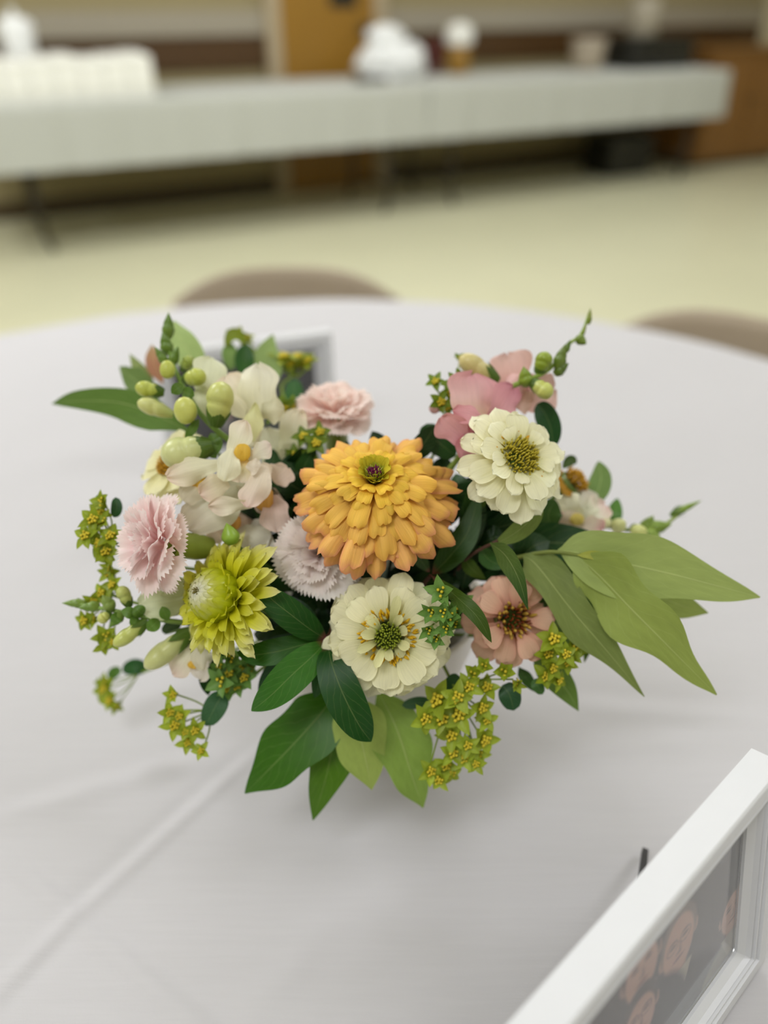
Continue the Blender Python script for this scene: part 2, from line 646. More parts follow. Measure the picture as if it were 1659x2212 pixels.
t = Thing('round_table', (TC[0], TC[1], 0), 'large round banquet table under a white cloth', 'table')
V, F = lathe([(0.001, 0), (0.905, 0), (0.912, 0.006), (0.912, 0.022), (0.905, 0.028), (0.001, 0.028)], 96, None, np.array([*TC, TABLE_Z - 0.031]))
t.add('tabletop', V, F, M_TABLE)
for k in range(4):
    a = math.pi / 4 + k * math.pi / 2
    p = np.array([TC[0] + 0.55 * math.cos(a), TC[1] + 0.55 * math.sin(a), 0])
    V, F = tube([p + [0, 0, 0.0], p + [0, 0, 0.02], p + [0, 0, TABLE_Z - 0.032]], [0.016, 0.013, 0.013], 12)
    t.add('leg', V, F, M_METAL)
cl = drape('tablecloth', circ, TC, TABLE_Z - 0.004, 0.29, 270, (17, 23, 31), 0.03, M_CLOTH, crease_fun(), seed=3)
tag(cl, 'white creased cloth draped over the round table under the bouquet', 'tablecloth')


def rect_outline(a0, a1, b0, b1, r=0.02, step=0.03):
    pts = []
    for (ca_, cb_, s) in ((a1 - r, b1 - r, 0), (a0 + r, b1 - r, 1), (a0 + r, b0 + r, 2), (a1 - r, b0 + r, 3)):
        for k in range(5):
            an = (s + k / 4) * math.pi / 2
            pts.append((ca_ + r * math.cos(an), cb_ + r * math.sin(an)))
    P = []
    for i in range(len(pts)):
        p, q = np.array(pts[i]), np.array(pts[(i + 1) % len(pts)])
        k = max(1, int(np.linalg.norm(q - p) / step))
        for j in range(k): P.append(p + (q - p) * j / k)
    P = np.array(P)
    return P[:, :1] * E1[:2] + P[:, 1:] * EN[:2]


BT = 0.745
FB0, FB1 = 4.75, 5.50
seam = float(np.dot(on_plane(940, 187, BT), E1))
for k, (a0, a1, lab, labc) in enumerate((
        (seam - 2.62, seam - 0.015, 'long folding table under the cloth that carries the white boxes', 'long white cloth under the row of white boxes'),
        (seam + 0.015, seam + 2.58, 'long folding table under the cloth beside the wooden cabinet', 'long white cloth under the black case by the wooden cabinet'))):
    t = Thing('folding_table', AB((a0 + a1) / 2, (FB0 + FB1) / 2), lab, 'table')
    V, F = box(AB((a0 + a1) / 2, (FB0 + FB1) / 2, BT - 0.022), (a1 - a0 - 0.012, FB1 - FB0 - 0.012, 0.04), RR, 0.006)
    t.add('tabletop', V, F, M_TABLE)
    for ea in (a0 + 0.22, a1 - 0.22):
        for eb, sg in ((FB0 + 0.08, 1), (FB1 - 0.08, -1)):
            P = [AB(ea, eb, BT - 0.04), AB(ea, eb, 0.10), AB(ea + 0.03 * (1 if ea < (a0 + a1) / 2 else -1), eb, 0.0)]
            V, F = tube(P, 0.016, 10)
            t.add('leg', V, F, M_METAL)
        V, F = tube([AB(ea, FB0 + 0.08, 0.16), AB(ea, FB1 - 0.08, 0.16)], 0.010, 8)
        t.add('leg_brace', V, F, M_METAL)
    ol = rect_outline(a0, a1, FB0, FB1)
    cen = AB((a0 + a1) / 2, (FB0 + FB1) / 2)[:2]
    c = drape('tablecloth', ol, cen, BT + 0.003, 0.31, 6, (19, 27, 41), 0.012, M_CLOTH2, None, flare=0.012, seed=11 + k, nskirt=10)
    tag(c, labc, 'tablecloth')


def folding_chair(cx, cy, yaw, ztop, label):
    t = Thing('folding_chair', (cx, cy, 0), label, 'chair', None)
    R = rotz(yaw)
    o = np.array([cx, cy, 0.0])

    def T(V): return np.asarray(V) @ R.T + o
    # back panel, bowed in plan, with a rounded top
    nu, nv = 21, 9
    for (zz0, zz1, nm) in ((ztop - 0.20, ztop, 'backrest'),):
        Vs = []
        for side in (0, 1):
            for j in range(nv):
                for i in range(nu):
                    u = i / (nu - 1) * 2 - 1
                    v = j / (nv - 1)
                    top = zz1 - 0.05 * abs(u) ** 3.2
                    Vs.append((u * 0.215, 0.035 * u * u * -1 + 0.012 * side, zz0 + (top - zz0) * v))
        F = []
        n0 = nu * nv
        F += [(i + j * nu, i + 1 + j * nu, i + 1 + (j + 1) * nu, i + (j + 1) * nu) for j in range(nv - 1) for i in range(nu - 1)]
        F += [tuple(n0 + q for q in f[::-1]) for f in F[:]]
        rim = [i for i in range(nu)] + [nu - 1 + j * nu for j in range(1, nv)] + [nu * (nv - 1) + i for i in range(nu - 2, -1, -1)] + [j * nu for j in range(nv - 2, 0, -1)]
        F += [(rim[k], rim[(k + 1) % len(rim)], n0 + rim[(k + 1) % len(rim)], n0 + rim[k])[::-1] for k in range(len(rim))]
        t.add(nm, T(Vs), F, M_CHAIR)
    V, F = box((0, -0.20, 0.435), (0.40, 0.38, 0.022), np.eye(3), 0.009)
    t.add('seat', T(V), F, M_CHAIR)
    for s in (-1, 1):
        V, F = tube([(s * 0.218, 0.0, ztop - 0.06), (s * 0.218, -0.06, 0.44), (s * 0.218, -0.36, 0.0)], 0.011, 8)
        t.add('leg', T(V), F, M_CHAIR)
        V, F = tube([(s * 0.195, -0.16, 0.42), (s * 0.195, 0.06, 0.0)], 0.011, 8)
        t.add('leg', T(V), F, M_CHAIR)
    V, F = tube([(-0.218, -0.30, 0.09), (0.218, -0.30, 0.09)], 0.008, 8)
    t.add('stretcher', T(V), F, M_CHAIR)
    return t


pc = on_plane(612, 592, 0.765)
folding_chair(pc[0], pc[1] + 0.02, 0.06, 0.77, 'beige metal folding chair behind the round table, facing the small picture frame')
pc = on_plane(1650, 706, 0.765)
folding_chair(pc[0], pc[1] + 0.02, -0.65, 0.77, 'beige metal folding chair behind the round table, on the wooden cabinet side')


# ------------------------------------------------------------------ things in the background
def bt(px, py):
    q = on_plane(px, py, BT + 0.004)
    return float(np.dot(q, E1)), float(np.dot(q, EN))


def a_at(px, b, z=BT + 0.1):
    """a coordinate of the point at depth b and height z on the sight line's column"""
    k = (px - 829.5) / FPX
    P0 = AB(0, b, z) - CAM
    return float((k * np.dot(P0, FW) - P0[0]) / (E1[0] - k * np.dot(E1, FW)))


ab0 = bt(5, 208)
ab1 = bt(272, 205)
step = (ab1[0] - ab0[0]) / 5.0
k = 0
for row, bb in enumerate((FB0 + 0.16, FB0 + 0.42)):
    for i in range(-1, 6):
        a = ab0[0] + step * (i + 0.5) + 0.02 * row
        if a < seam - 2.55: continue
        nth = ['end', 'second', 'third', 'fourth', 'fifth', 'sixth', 'seventh'][5 - i]
        lab = ('white lidded card box at the very end of the %s row, by bare cloth' % ('front' if row == 0 else 'back')) if nth == 'end' else \
              '%s white lidded card box from the bare-cloth end of the %s row' % (nth, 'front' if row == 0 else 'back')
        t = Thing('card_box', AB(a, bb, BT + 0.004), lab, 'box', 'white card boxes in two rows on the buffet table')
        hh = 0.150 + 0.008 * ((i * 7 + row * 3) % 3)
        V, F = box(AB(a, bb, BT + 0.004 + hh / 2), (step - 0.003, 0.23, hh), RR, 0.004)
        t.add('box_body', V, F, M_WHITEP)
        V, F = box(AB(a, bb, BT + 0.004 + hh + 0.012), (step - 0.001, 0.236, 0.045), RR, 0.014, 3)
        t.add('lid', V, F, M_WHITEP)
# white urn behind the boxes
ua = float(np.dot(on_plane(32, 70, BT + 0.3), E1))
q = AB(a_at(34, FB0 + 0.65, 1.05), FB0 + 0.65, BT + 0.004)
t = Thing('drinks_urn', q, 'tall white drinks urn standing behind the white card boxes', 'urn')
V, F = lathe([(0.001, 0), (0.085, 0), (0.09, 0.01), (0.09, 0.27), (0.097, 0.30), (0.097, 0.315), (0.09, 0.32)], 32, None, q, True)
t.add('urn_body', V, F, M_BAG)
V, F = lathe([(0.095, 0.32), (0.088, 0.345), (0.05, 0.365), (0.018, 0.37), (0.014, 0.385), (0.02, 0.40), (0.001, 0.408)], 32, None, q)
t.add('lid', V, F, M_BAG)
V, F = tube([q + AB(0, -0.09, 0.05), q + AB(0, -0.115, 0.05), q + AB(0, -0.118, 0.03)], 0.009, 8)
t.add('spigot', V, F, M_DARKP)


# crumpled white plastic bag
def blob(cen, sx, sy, sz, R, amp, seed, nu=36, nv=20, flat=True):
    V = []
    r_ = np.random.default_rng(seed)
    K = r_.normal(0, 1, (9, 3)) * 4.2
    ph = r_.uniform(0, 6.28, 9)
    for j in range(nv):
        v = math.pi * (j + 0.5) / nv
        for i in range(nu):
            u = 2 * math.pi * i / nu
            d = np.array([math.sin(v) * math.cos(u), math.sin(v) * math.sin(u), math.cos(v)])
            n = np.abs(np.sin(K @ d + ph)).mean() - 0.6
            d = d * (1 + amp * n * 2)
            V.append((d[0] * sx, d[1] * sy, max(d[2] * sz, -sz * 0.62 if flat else -9)))
    F = [(j * nu + i, j * nu + (i + 1) % nu, (j + 1) * nu + (i + 1) % nu, (j + 1) * nu + i)[::-1] for j in range(nv - 1) for i in range(nu)]
    F += [tuple(range(nu)), tuple((nv - 1) * nu + i for i in range(nu))[::-1]]
    V = np.array(V)
    V[:, 2] -= V[:, 2].min()
    return V @ R.T + cen, F


b = FB0 + 0.55
a = a_at(848, b)
q = AB(a, b, BT + 0.004)
t = Thing('plastic_bag', q, 'crumpled white plastic bag on the buffet cloth in front of the oak door', 'bag')
V, F = blob(q, 0.24, 0.14, 0.14, RR, 0.26, 5)
t.add('bag_body', V, F, M_BAG)
V, F = blob(q + AB(-0.05, 0.0, 0.185), 0.13, 0.08, 0.07, RR, 0.45, 9)
t.add('bag_knot', V, F, M_BAG)
a2 = a_at(800, FB0 + 0.3)  # dark slab added as the shadow below the bag, no real object
V, F = box(AB(a2, FB0 + 0.30, BT + 0.004 + 0.017), (0.20, 0.10, 0.034), RR, 0.01)
tag(make('shadow_slab', V, F, M_METAL, smooth=False), 'low dark grey slab standing in for the shadow below the crumpled white bag', 'shadow slab')
b = FB0 + 0.60
a = a_at(990, b)
q = AB(a, b, BT + 0.004)
t = Thing('lidded_canister', q, 'mustard yellow canister with a white domed lid', 'canister')
V, F = lathe([(0.001, 0), (0.075, 0), (0.08, 0.006), (0.08, 0.17), (0.075, 0.176), (0.001, 0.176)], 28, None, q)
t.add('canister_body', V, F, M_YEL)
V, F = lathe([(0.088, 0.176), (0.10, 0.21), (0.09, 0.27), (0.055, 0.30), (0.001, 0.31)], 28, None, q)
t.add('lid', V, F, M_WHITEP)
V, F = box(AB(a_at(936, b + 0.07), b + 0.07, BT + 0.004 + 0.10), (0.06, 0.12, 0.20), RR, 0.004)
t2 = Thing('carton', AB(a_at(936, b + 0.07), b + 0.07, BT + 0.004), 'small maroon carton between the white bag and the yellow canister', 'carton')
t2.add('carton_body', V, F, M_MAR, smooth=False)
V, F = box(AB(a_at(936, b + 0.07), b + 0.07, BT + 0.004 + 0.208), (0.05, 0.11, 0.016), RR, 0.006)
t2.add('carton_flap', V, F, M_MAR, smooth=False)
b = FB0 + 0.5
q = AB(a_at(1270, b), b, BT + 0.004)
t = Thing('plastic_tub', q, 'tan plastic tub with a flat lid beside the black case', 'tub')
V, F = lathe([(0.001, 0), (0.10, 0), (0.115, 0.02), (0.125, 0.17), (0.12, 0.175)], 28, None, q)
t.add('tub_body', V, F, M_TAN)
V, F = lathe([(0.133, 0.165), (0.135, 0.19), (0.125, 0.2), (0.001, 0.2)], 28, None, q)
t.add('lid', V, F, M_TAN)
q = AB(a_at(1400, FB0 + 0.46), FB0 + 0.46, BT + 0.004)
t = Thing('equipment_case', q, 'black plastic equipment case on the buffet cloth near the cabinet', 'case')
V, F = box(q + [0, 0, 0.085], (0.60, 0.34, 0.17), RR, 0.015)
t.add('case_body', V, F, M_DARKP)
V, F = box(q + [0, 0, 0.185], (0.61, 0.35, 0.03), RR, 0.012)
t.add('lid', V, F, M_DARKP)
V, F = tube([q + AB(-0.08, -0.18, 0.10), q + AB(-0.08, -0.20, 0.10), q + AB(0.08, -0.20, 0.10), q + AB(0.08, -0.18, 0.10)], 0.008, 8)
t.add('handle', V, F, M_METAL)
qq = q + AB(-0.08, 0.02, 0.2005)
t = Thing('paper_roll', qq, 'pale paper towel roll standing on the black equipment case', 'roll')
V, F = lathe([(0.022, 0.0), (0.11, 0.0), (0.115, 0.006), (0.115, 0.235), (0.11, 0.24), (0.022, 0.24), (0.022, 0.0)], 32, None, qq)
t.add('paper', V, F, M_BAND)
V, F = lathe([(0.017, 0.0), (0.021, 0.0), (0.021, 0.243), (0.017, 0.243), (0.017, 0.0)], 20, None, qq)
t.add('core', V, F, M_TAN)
# oak cabinet at the end of the buffet
ca0 = seam + 2.58 + 0.14
q = AB(ca0 + 0.5, B1 - 0.36, 0)
t = Thing('oak_cabinet', q, 'honey brown wooden cabinet against the wall beyond the buffet tables', 'cabinet')
V, F = box(q + [0, 0, 0.44], (1.0, 0.62, 0.78), RR, 0.006)
t.add('cabinet_body', V, F, M_CABW, smooth=False)
V, F = box(q + [0, 0, 0.025], (0.96, 0.56, 0.05), RR)
t.add('plinth', V, F, M_DARKW, smooth=False)
V, F = box(q + [0, 0, 0.845], (1.04, 0.66, 0.03), RR, 0.006)
t.add('cabinet_top', V, F, M_CABW, smooth=False)
for s in (-1, 1):
    V, F = box(q + AB(s * 0.245, -0.319, 0.44), (0.46, 0.018, 0.70), RR, 0.006)
    dd = t.add('cabinet_door', V, F, M_CABW, smooth=False)
    V, F = lathe([(0.006, 0), (0.006, 0.014), (0.014, 0.02), (0.010, 0.028), (0.001, 0.03)], 12, frame_of(-EN), q + AB(s * 0.05, -0.328, 0.5))
    t.add('knob', V, F, M_METAL, parent=dd)
q = AB(seam + 2.06, FB0 + 0.50, 0)
t = Thing('storage_crate', q, 'black plastic crate on the floor under the far end of the buffet', 'crate')
P = [box(q + [0, 0, 0.01], (0.44, 0.32, 0.02), RR)]
for sx, sy, lx, ly in ((0, .15, .44, .02), (0, -.15, .44, .02), (.21, 0, .02, .32), (-.21, 0, .02, .32)):
    P.append(box(q + AB(sx, sy, 0.14), (lx, ly, 0.27), RR, 0.004))
V, F = join(P)
t.add('crate_body', V, F, M_DARKP, smooth=False)
V, F = join([box(q + AB(0, s * .15, 0.277), (0.47, 0.04, 0.018), RR, 0.004) for s in (-1, 1)] +
            [box(q + AB(s * .215, 0, 0.277), (0.04, 0.27, 0.018), RR, 0.004) for s in (-1, 1)])
t.add('crate_rim', V, F, M_DARKP, smooth=False)


# ------------------------------------------------------------------ picture frames
def paint_portrait(nx, ny, w, h, people, bg):
    """generic group portrait, colour per grid point (u to the viewer's right, v up, in metres)"""
    X, Y = np.meshgrid(np.linspace(0, w, nx), np.linspace(0, h, ny))
    X, Y = X.ravel(), Y.ravel()
    C = np.tile(lin(bg[0]), (len(X), 1))
    g = np.clip(np.exp(-(((X - w * .55) / (w * .5)) ** 2 + ((Y - h * .6) / (h * .5)) ** 2)), 0, 1)[:, None]
    C = C * (1 - g) + lin(bg[1]) * g

    def mix(mask, col):
        nonlocal C
        m = np.clip(mask, 0, 1)[:, None]
        C = C * (1 - m) + lin(col) * m

    def ell(cx, cy, rx, ry, soft=0.12):
        d = np.sqrt(((X - cx) / rx) ** 2 + ((Y - cy) / ry) ** 2)
        return (1 - d) / soft + 0.5

    def tri(pts):
        m = np.full(len(X), 9.0)
        n = len(pts)
        for i in range(n):
            (x0, y0), (x1, y1) = pts[i], pts[(i + 1) % n]
            ln = math.hypot(x1 - x0, y1 - y0)
            m = np.minimum(m, ((x1 - x0) * (Y - y0) - (y1 - y0) * (X - x0)) / ln / 0.0006 + 0.5)
        return m
    for (cx, cy, s, skin, hair, suit, shirt, tie, glasses, bald) in people:
        mix(ell(cx, cy - 3.1 * s, 2.1 * s, 2.0 * s), suit)
        mix(ell(cx, cy - 1.0 * s, 0.36 * s, 0.65 * s), np.array(skin) * 0.8)
        mix(tri([(cx - .62 * s, cy - 1.0 * s), (cx, cy - 2.5 * s), (cx + .62 * s, cy - 1.0 * s)]), shirt)
        if tie is not None:
            mix(tri([(cx - .16 * s, cy - 1.25 * s), (cx - .02 * s, cy - 2.5 * s), (cx + .02 * s, cy - 2.5 * s), (cx + .16 * s, cy - 1.25 * s)]), tie)
        mix(ell(cx - .72 * s, cy + .0 * s, .14 * s, .26 * s), np.array(skin) * .85)
        mix(ell(cx + .72 * s, cy + .0 * s, .14 * s, .26 * s), np.array(skin) * .85)
        mix(ell(cx, cy + .28 * s, .78 * s, .92 * s), hair)
        mix(ell(cx, cy - (0.02 if bald else .12) * s, .67 * s, .95 * s if bald else .86 * s), skin)
        mix(ell(cx + .15 * s, cy + .3 * s, .32 * s, .28 * s, .8) * .25, (235, 190, 160))
        for e in (-1, 1):
            mix(ell(cx + e * .27 * s, cy + .12 * s, .17 * s, .05 * s, .6) * .8, (70, 45, 35))
            mix(ell(cx + e * .27 * s, cy + .26 * s, .19 * s, .04 * s, .6) * .6, (95, 65, 50))
            if glasses:
                d = np.sqrt(((X - cx - e * .28 * s) / (.24 * s)) ** 2 + ((Y - cy - .1 * s) / (.18 * s)) ** 2)
                mix(1 - np.abs(d - 1) / .13, (60, 50, 45))
        mix(ell(cx + .06 * s, cy - .16 * s, .07 * s, .2 * s, .7) * .5, np.array(skin) * .7)
        mix(ell(cx, cy - .28 * s, .15 * s, .05 * s, .6) * .6, np.array(skin) * .6)
        mix(ell(cx, cy - .48 * s, .27 * s, .05 * s, .6) * .8, (130, 62, 55))
    return C


def picture_frame(corner, right, width, height, lean, label, people, bg, foot=None, flip=1):
    """corner = front bottom corner on the right side as seen from the front"""
    right = nrm(right)
    nf = np.cross(right, [0, 0, 1.0])          # out of the picture, level
    back = -nf
    upv = nrm(np.array([0, 0, 1.0]) * math.cos(lean) + back * math.sin(lean))
    nn = np.cross(right, upv)                  # picture normal
    org = corner - right * width               # left bottom front
    t = Thing('picture_frame', corner - right * width / 2, label, 'picture frame', 'white picture frames on the round table')

    def T(P):
        P = np.asarray(P, float).reshape(-1, 3)
        return org + P[:, :1] * right + P[:, 1:2] * upv + P[:, 2:3] * nn
    # moulding profile: (inset from the outer edge, depth towards the viewer)
    D = 0.017
    lift = D * math.sin(lean)
    org = org + np.array([0, 0, lift + 0.0])
    prof = [(0.0, -D), (0.0, -0.001), (0.001, 0.0), (0.0085, 0.0), (0.0092, -0.0026), (0.0110, -0.0026), (0.0118, -0.0008),
            (0.0130, -0.0008), (0.0136, -0.0034), (0.0152, -0.0034), (0.0158, -0.0018), (0.0168, -0.0044), (0.0200, -0.0075), (0.0200, -D)]
    cs = [(0, 0, 1, 1), (width, 0, -1, 1), (width, height, -1, -1), (0, height, 1, -1)]
    for i in range(4):
        V = []
        for (cx, cy, sx, sy) in (cs[i], cs[(i + 1) % 4]):
            for (ins, dz) in prof: V.append((cx + sx * ins, cy + sy * ins, dz))
        n = len(prof)
        F = [(k, (k + 1) % n, n + (k + 1) % n, n + k)[::-1] for k in range(n)]
        F += [tuple(range(n)), tuple(range(n, 2 * n))[::-1]]
        t.add('frame_rail', T(V), F, M_FRAME, smooth=False)
    pw, ph = width - 0.040, height - 0.040

    def on_print(px, py):
        v = FW + (px - 829.5) / FPX * RT - (py - 1106) / FPX * UP
        o_ = org - nn * 0.0115
        q = CAM + v * (np.dot(o_ - CAM, nn) / np.dot(v, nn)) - o_
        return np.dot(q, right) - 0.02, np.dot(q, upv) - 0.02
    people = [((*on_print(*p[:2]), *p[2:]) if p[0] > 5 else p) for p in people]
    nx, ny = 200, 140
    C = paint_portrait(nx, ny, pw, ph, people, bg)
    X, Y = np.meshgrid(np.linspace(0, pw, nx), np.linspace(0, ph, ny))
    V = np.column_stack([X.ravel() + 0.02, Y.ravel() + 0.02, np.full(nx * ny, -0.0115)])
    t.add('photo_print', T(V), grid_faces(ny, nx), M_PHOTO, col=C)
    V, F = box((0, 0, 0), (1, 1, 1))
    t.add('glass_pane', T(V * [pw - .0004, ph - .0004, 0.0015] + [width / 2, height / 2, -0.0098]), F, M_GLASS, smooth=False)
    t.add('backing_board', T(V * [pw - .0004, ph - .0004, 0.003] + [width / 2, height / 2, -0.0145]), F, M_BLACK, smooth=False)
    # easel strut
    mid = T([(width * 0.5, height * 0.62, -D)])[0]
    if foot is None:
        foot = mid + back * (0.075) - np.array([0, 0, mid[2] - TABLE_Z - 0.004])
    ax = nrm(foot - mid)
    sd = nrm(np.cross(ax, nn))
    th_ = nrm(np.cross(sd, ax))
    V = []
    for (p, w2) in ((mid, 0.0035), (foot, 0.0018)):
        for s1 in (-1, 1):
            for s2 in (-1, 1): V.append(p + sd * w2 * s1 + th_ * 0.0018 * s2)
    t.add('easel_strut', V, [(0, 1, 3, 2), (4, 6, 7, 5), (0, 2, 6, 4), (1, 5, 7, 3), (0, 4, 5, 1), (2, 3, 7, 6)], M_BLACK, smooth=False)
    lowp = T([(width * 0.42, height * 0.12, -D)])[0]
    V, F = tube([lowp, (lowp + foot * 3) / 4 + [0, 0, 0.012]], 0.0012, 6)
    t.add('strut_ribbon', V, F, M_BLACK)
    return t


SK = (196, 140, 118)
br = on_plane(1650, 2080, TABLE_Z + 0.002)
people1 = [  # cx, cy from left/bottom of the print, head unit
    (1462, 2036, 0.0205, (224, 176, 154), (140, 120, 108), (46, 42, 42), (206, 196, 176), (38, 38, 44), True, True),
    (1578, 1960, 0.0170, (216, 168, 148), (50, 42, 38), (140, 132, 116), (178, 170, 156), None, False, False),
    (1382, 2088, 0.0195, (220, 172, 150), (60, 50, 45), (40, 36, 38), (190, 170, 160), None, False, False),
    (1378, 2196, 0.0190, (218, 170, 150), (70, 56, 48), (52, 40, 44), (180, 160, 150), None, True, False),
    (0.024, 0.040, 0.0135, (214, 166, 146), (46, 38, 34), (40, 38, 42), (196, 186, 176), None, False, False)]
picture_frame(br, np.array([0.745, 0.667, 0]), 0.215, 0.146, math.radians(12),
              'white picture frame holding a dark family portrait, at the near table edge', people1, ((52, 49, 48), (74, 66, 62)),
              foot=on_plane(1393, 1838, TABLE_Z + 0.006))
tr = on_plane(712, 718, TABLE_Z + 0.141)
rd = np.array([0.94, 0.345, 0])
rb = np.array([tr[0] + 0.345 * 0.02, tr[1] - 0.94 * 0.02, TABLE_Z + 0.002])
people2 = [(0.05, 0.05, 0.016, SK, (50, 42, 38), (34, 32, 36), (200, 195, 190), (30, 30, 50), False, False),
           (0.09, 0.055, 0.015, SK, (80, 60, 45), (60, 70, 66), (120, 130, 120), None, False, False)]
picture_frame(rb, rd, 0.20, 0.142, math.radians(4),
              'white picture frame with a dark photo standing behind the bouquet', people2, ((30, 30, 32), (44, 44, 46)))

# ------------------------------------------------------------------ vase
VC = np.array([-0.012, 0.405, TABLE_Z + 0.0018])
prof = [(0.001, 0), (0.043, 0), (0.045, 0.003), (0.043, 0.008), (0.026, 0.016), (0.022, 0.024), (0.030, 0.034), (0.055, 0.048),
        (0.070, 0.068), (0.076, 0.092), (0.078, 0.112), (0.0795, 0.118), (0.078, 0.121), (0.0755, 0.118), (0.073, 0.092),
        (0.067, 0.070), (0.052, 0.052), (0.02, 0.044), (0.001, 0.043)]
V, F = lathe(prof, 64, None, VC)
tag(make('footed_vase', V, F, M_VASE), 'cream ceramic footed bowl vase hidden under the bouquet', 'vase')
V, F = blob(VC + [0, 0, 0.046], 0.058, 0.058, 0.047, np.eye(3), 0.08, 3)
tag(make('floral_foam', V, F, M_FOAM), 'dark green floral foam inside the bowl vase', 'foam')
FOAM = VC + [0, 0, 0.09]


def root_at(p):
    """where a stem enters the foam: leaning towards its head"""
    p = np.asarray(p)
    d = p[:2] - FOAM[:2]
    n = np.linalg.norm(d)
    return FOAM + np.array([*(d / max(n, 1e-6) * min(0.035, n * 0.35)), 0.012])


G1, G2 = lin((96, 122, 48)), lin((60, 92, 36))
# ------------------------------------------------------------------ petals
def petal(L, Wd, e0, e1, base_w=0.4, tip=0.35, cup=0.0, roll=0.0, notch=0.06, curl=0.0, nl=10, nw=7, p=1.2, peak=0.68, seed=0, wave=0.0, point=False, rnd=.07):
    """sheet growing along +x, rising by e0 at the base and e1 at the tip (radians); returns V, faces, t, u"""
    r_ = np.random.default_rng(seed)
    ts = 1 - (1 - np.linspace(0, 1, nl)) ** 1.45
    us = np.linspace(-1, 1, nw)
    pos = np.zeros(2)
    V, T, Uu = [], [], []
    prev = 0
    ph = r_.uniform(0, 6.28)
    n3 = r_.uniform(-1, 1, 3)
    for t in ts:
        e = e0 + (e1 - e0) * t ** p + curl * max(0, (t - 0.75) / 0.25) ** 2
        dt = (t - prev) * L
        pos = pos + dt * np.array([math.cos(e), math.sin(e)])
        prev = t
        if t < peak:
            q = t / peak
            w = base_w + (1 - base_w) * (3 * q * q - 2 * q ** 3)
        else:
            q = (t - peak) / (1 - peak)
            w = tip + (1 - tip) * (max(0, 1 - q ** 1.35) if point else math.sqrt(max(0, 1 - q ** 2.6)))
        nx, nz = -math.sin(e), math.cos(e)
        for u in us:
            ext = t ** 6 * L * (-(abs(u) ** 2.2) * rnd - notch * (math.exp(-((u - .3 * n3[0]) / .28) ** 2) + 0.4 * n3[1] * u))
            h = cup * w * Wd / 2 * u * u + wave * L * t * t * math.sin(3 * u + ph + 4 * t) + roll * u * Wd / 2 * t
            V.append((pos[0] + nx * h + ext * math.cos(e), u * w * Wd / 2, pos[1] + nz * h + ext * math.sin(e)))
            T.append(t)
            Uu.append(u)
    return np.array(V), grid_faces(nl, nw), np.array(T), np.array(Uu)


def shade(T, Uu, cb, cm, ct, edge=None, ek=0.5, jit=0.05, r_=rng):
    """pigment: base, middle, tip, and an edge tint"""
    cb, cm, ct = lin(cb), lin(cm), lin(ct)
    a = np.clip(T / 0.5, 0, 1)[:, None]
    b = np.clip((T - 0.5) / 0.5, 0, 1)[:, None]
    c = cb * (1 - a) + cm * a
    c = c * (1 - b) + ct * b
    if edge is not None:
        k = np.clip(np.maximum((np.abs(Uu) - 0.72) / 0.28, (T - 0.9) / 0.1), 0, 1)[:, None] * ek
        c = c * (1 - k) + lin(edge) * k
    return np.clip(c * (1 + r_.normal(0, jit)), 0, 1)


def uvs(T, Uu):
    return np.column_stack([Uu * 0.5 + 0.5 + rng.uniform(0, 3), T])


def stem_to(th, head, n_head, r=0.0016, col=None, name='stem', root=None):
    head = np.asarray(head)
    rt = root_at(head) if root is None else np.asarray(root)
    L = np.linalg.norm(head - rt)
    P = spline([rt, rt * .5 + head * .5 - nrm(n_head) * L * 0.18, head], 9)
    V, F = tube(P, r, 7)
    return th.add(name, V, F, M_STEM, col=G1 if col is None else col, uv=V[:, :2] * 30)


def flower(name, px, py, d, n, label, group=None, cat='flower', stem=True, r=0.0018):
    c = W(px, py, d)
    R = frame_of(n)
    th = Thing(name, root_at(c), label, cat, group)
    th.c, th.R = c, R
    if stem: stem_to(th, c - nrm(n) * 0.004, n, r)
    return th


def put(th, V, az, rb, zb):
    """petal frame -> flower frame -> world"""
    V = np.asarray(V) + [rb, 0, zb]
    return V @ rotz(az).T @ th.R.T + th.c


def spikes(n, R, hdome, hs, w, c0, c1, seed=0, base=0.0, rmin=0.0, lean=0.5):
    """many tiny pointed florets packed on a dome"""
    r_ = np.random.default_rng(seed)
    V, F, C = [], [], []
    for i in range(n):
        rr = math.sqrt(rmin ** 2 + (1 - rmin ** 2) * (i + .5) / n)
        a = i * 2.39996 + r_.normal(0, .1)
        p = np.array([rr * R * math.cos(a), rr * R * math.sin(a), base + hdome * (1 - rr * rr)])
        ax = nrm([math.cos(a) * rr * lean + r_.normal(0, .18), math.sin(a) * rr * lean + r_.normal(0, .18), 1])
        fr = frame_of(ax)
        h = hs * r_.uniform(.7, 1.25)
        k0 = len(V)
        for (rad, zz) in ((w, -0.3 * hs), (w * 1.15, h * .55), (w * .35, h)):
            for k in range(4):
                an = k * math.pi / 2
                V.append(p + fr @ np.array([rad * math.cos(an), rad * math.sin(an), zz]))
                q = np.clip(zz / h, 0, 1) * .7 + .3 * r_.uniform()
                C.append(lin(c0) * (1 - q) + lin(c1) * q)
        for lv in range(2):
            for k in range(4):
                F.append((k0 + lv * 4 + k, k0 + lv * 4 + (k + 1) % 4, k0 + lv * 4 + 4 + (k + 1) % 4, k0 + lv * 4 + 4 + k))
        F.append(tuple(k0 + 8 + k for k in range(4)))
    return np.array(V), F, np.array(C)


def disc(th, name, n, R, hdome, hs, w, c0, c1, seed=0, base=0.0, rmin=0.0, lean=0.5):
    V, F, C = spikes(n, R, hdome, hs, w, c0, c1, seed, base, rmin, lean)
    o = th.add(name, V @ th.R.T + th.c, F, M_DISC, col=C, uv=V[:, :2] * 50)
    o['kind'] = 'stuff'
    return o


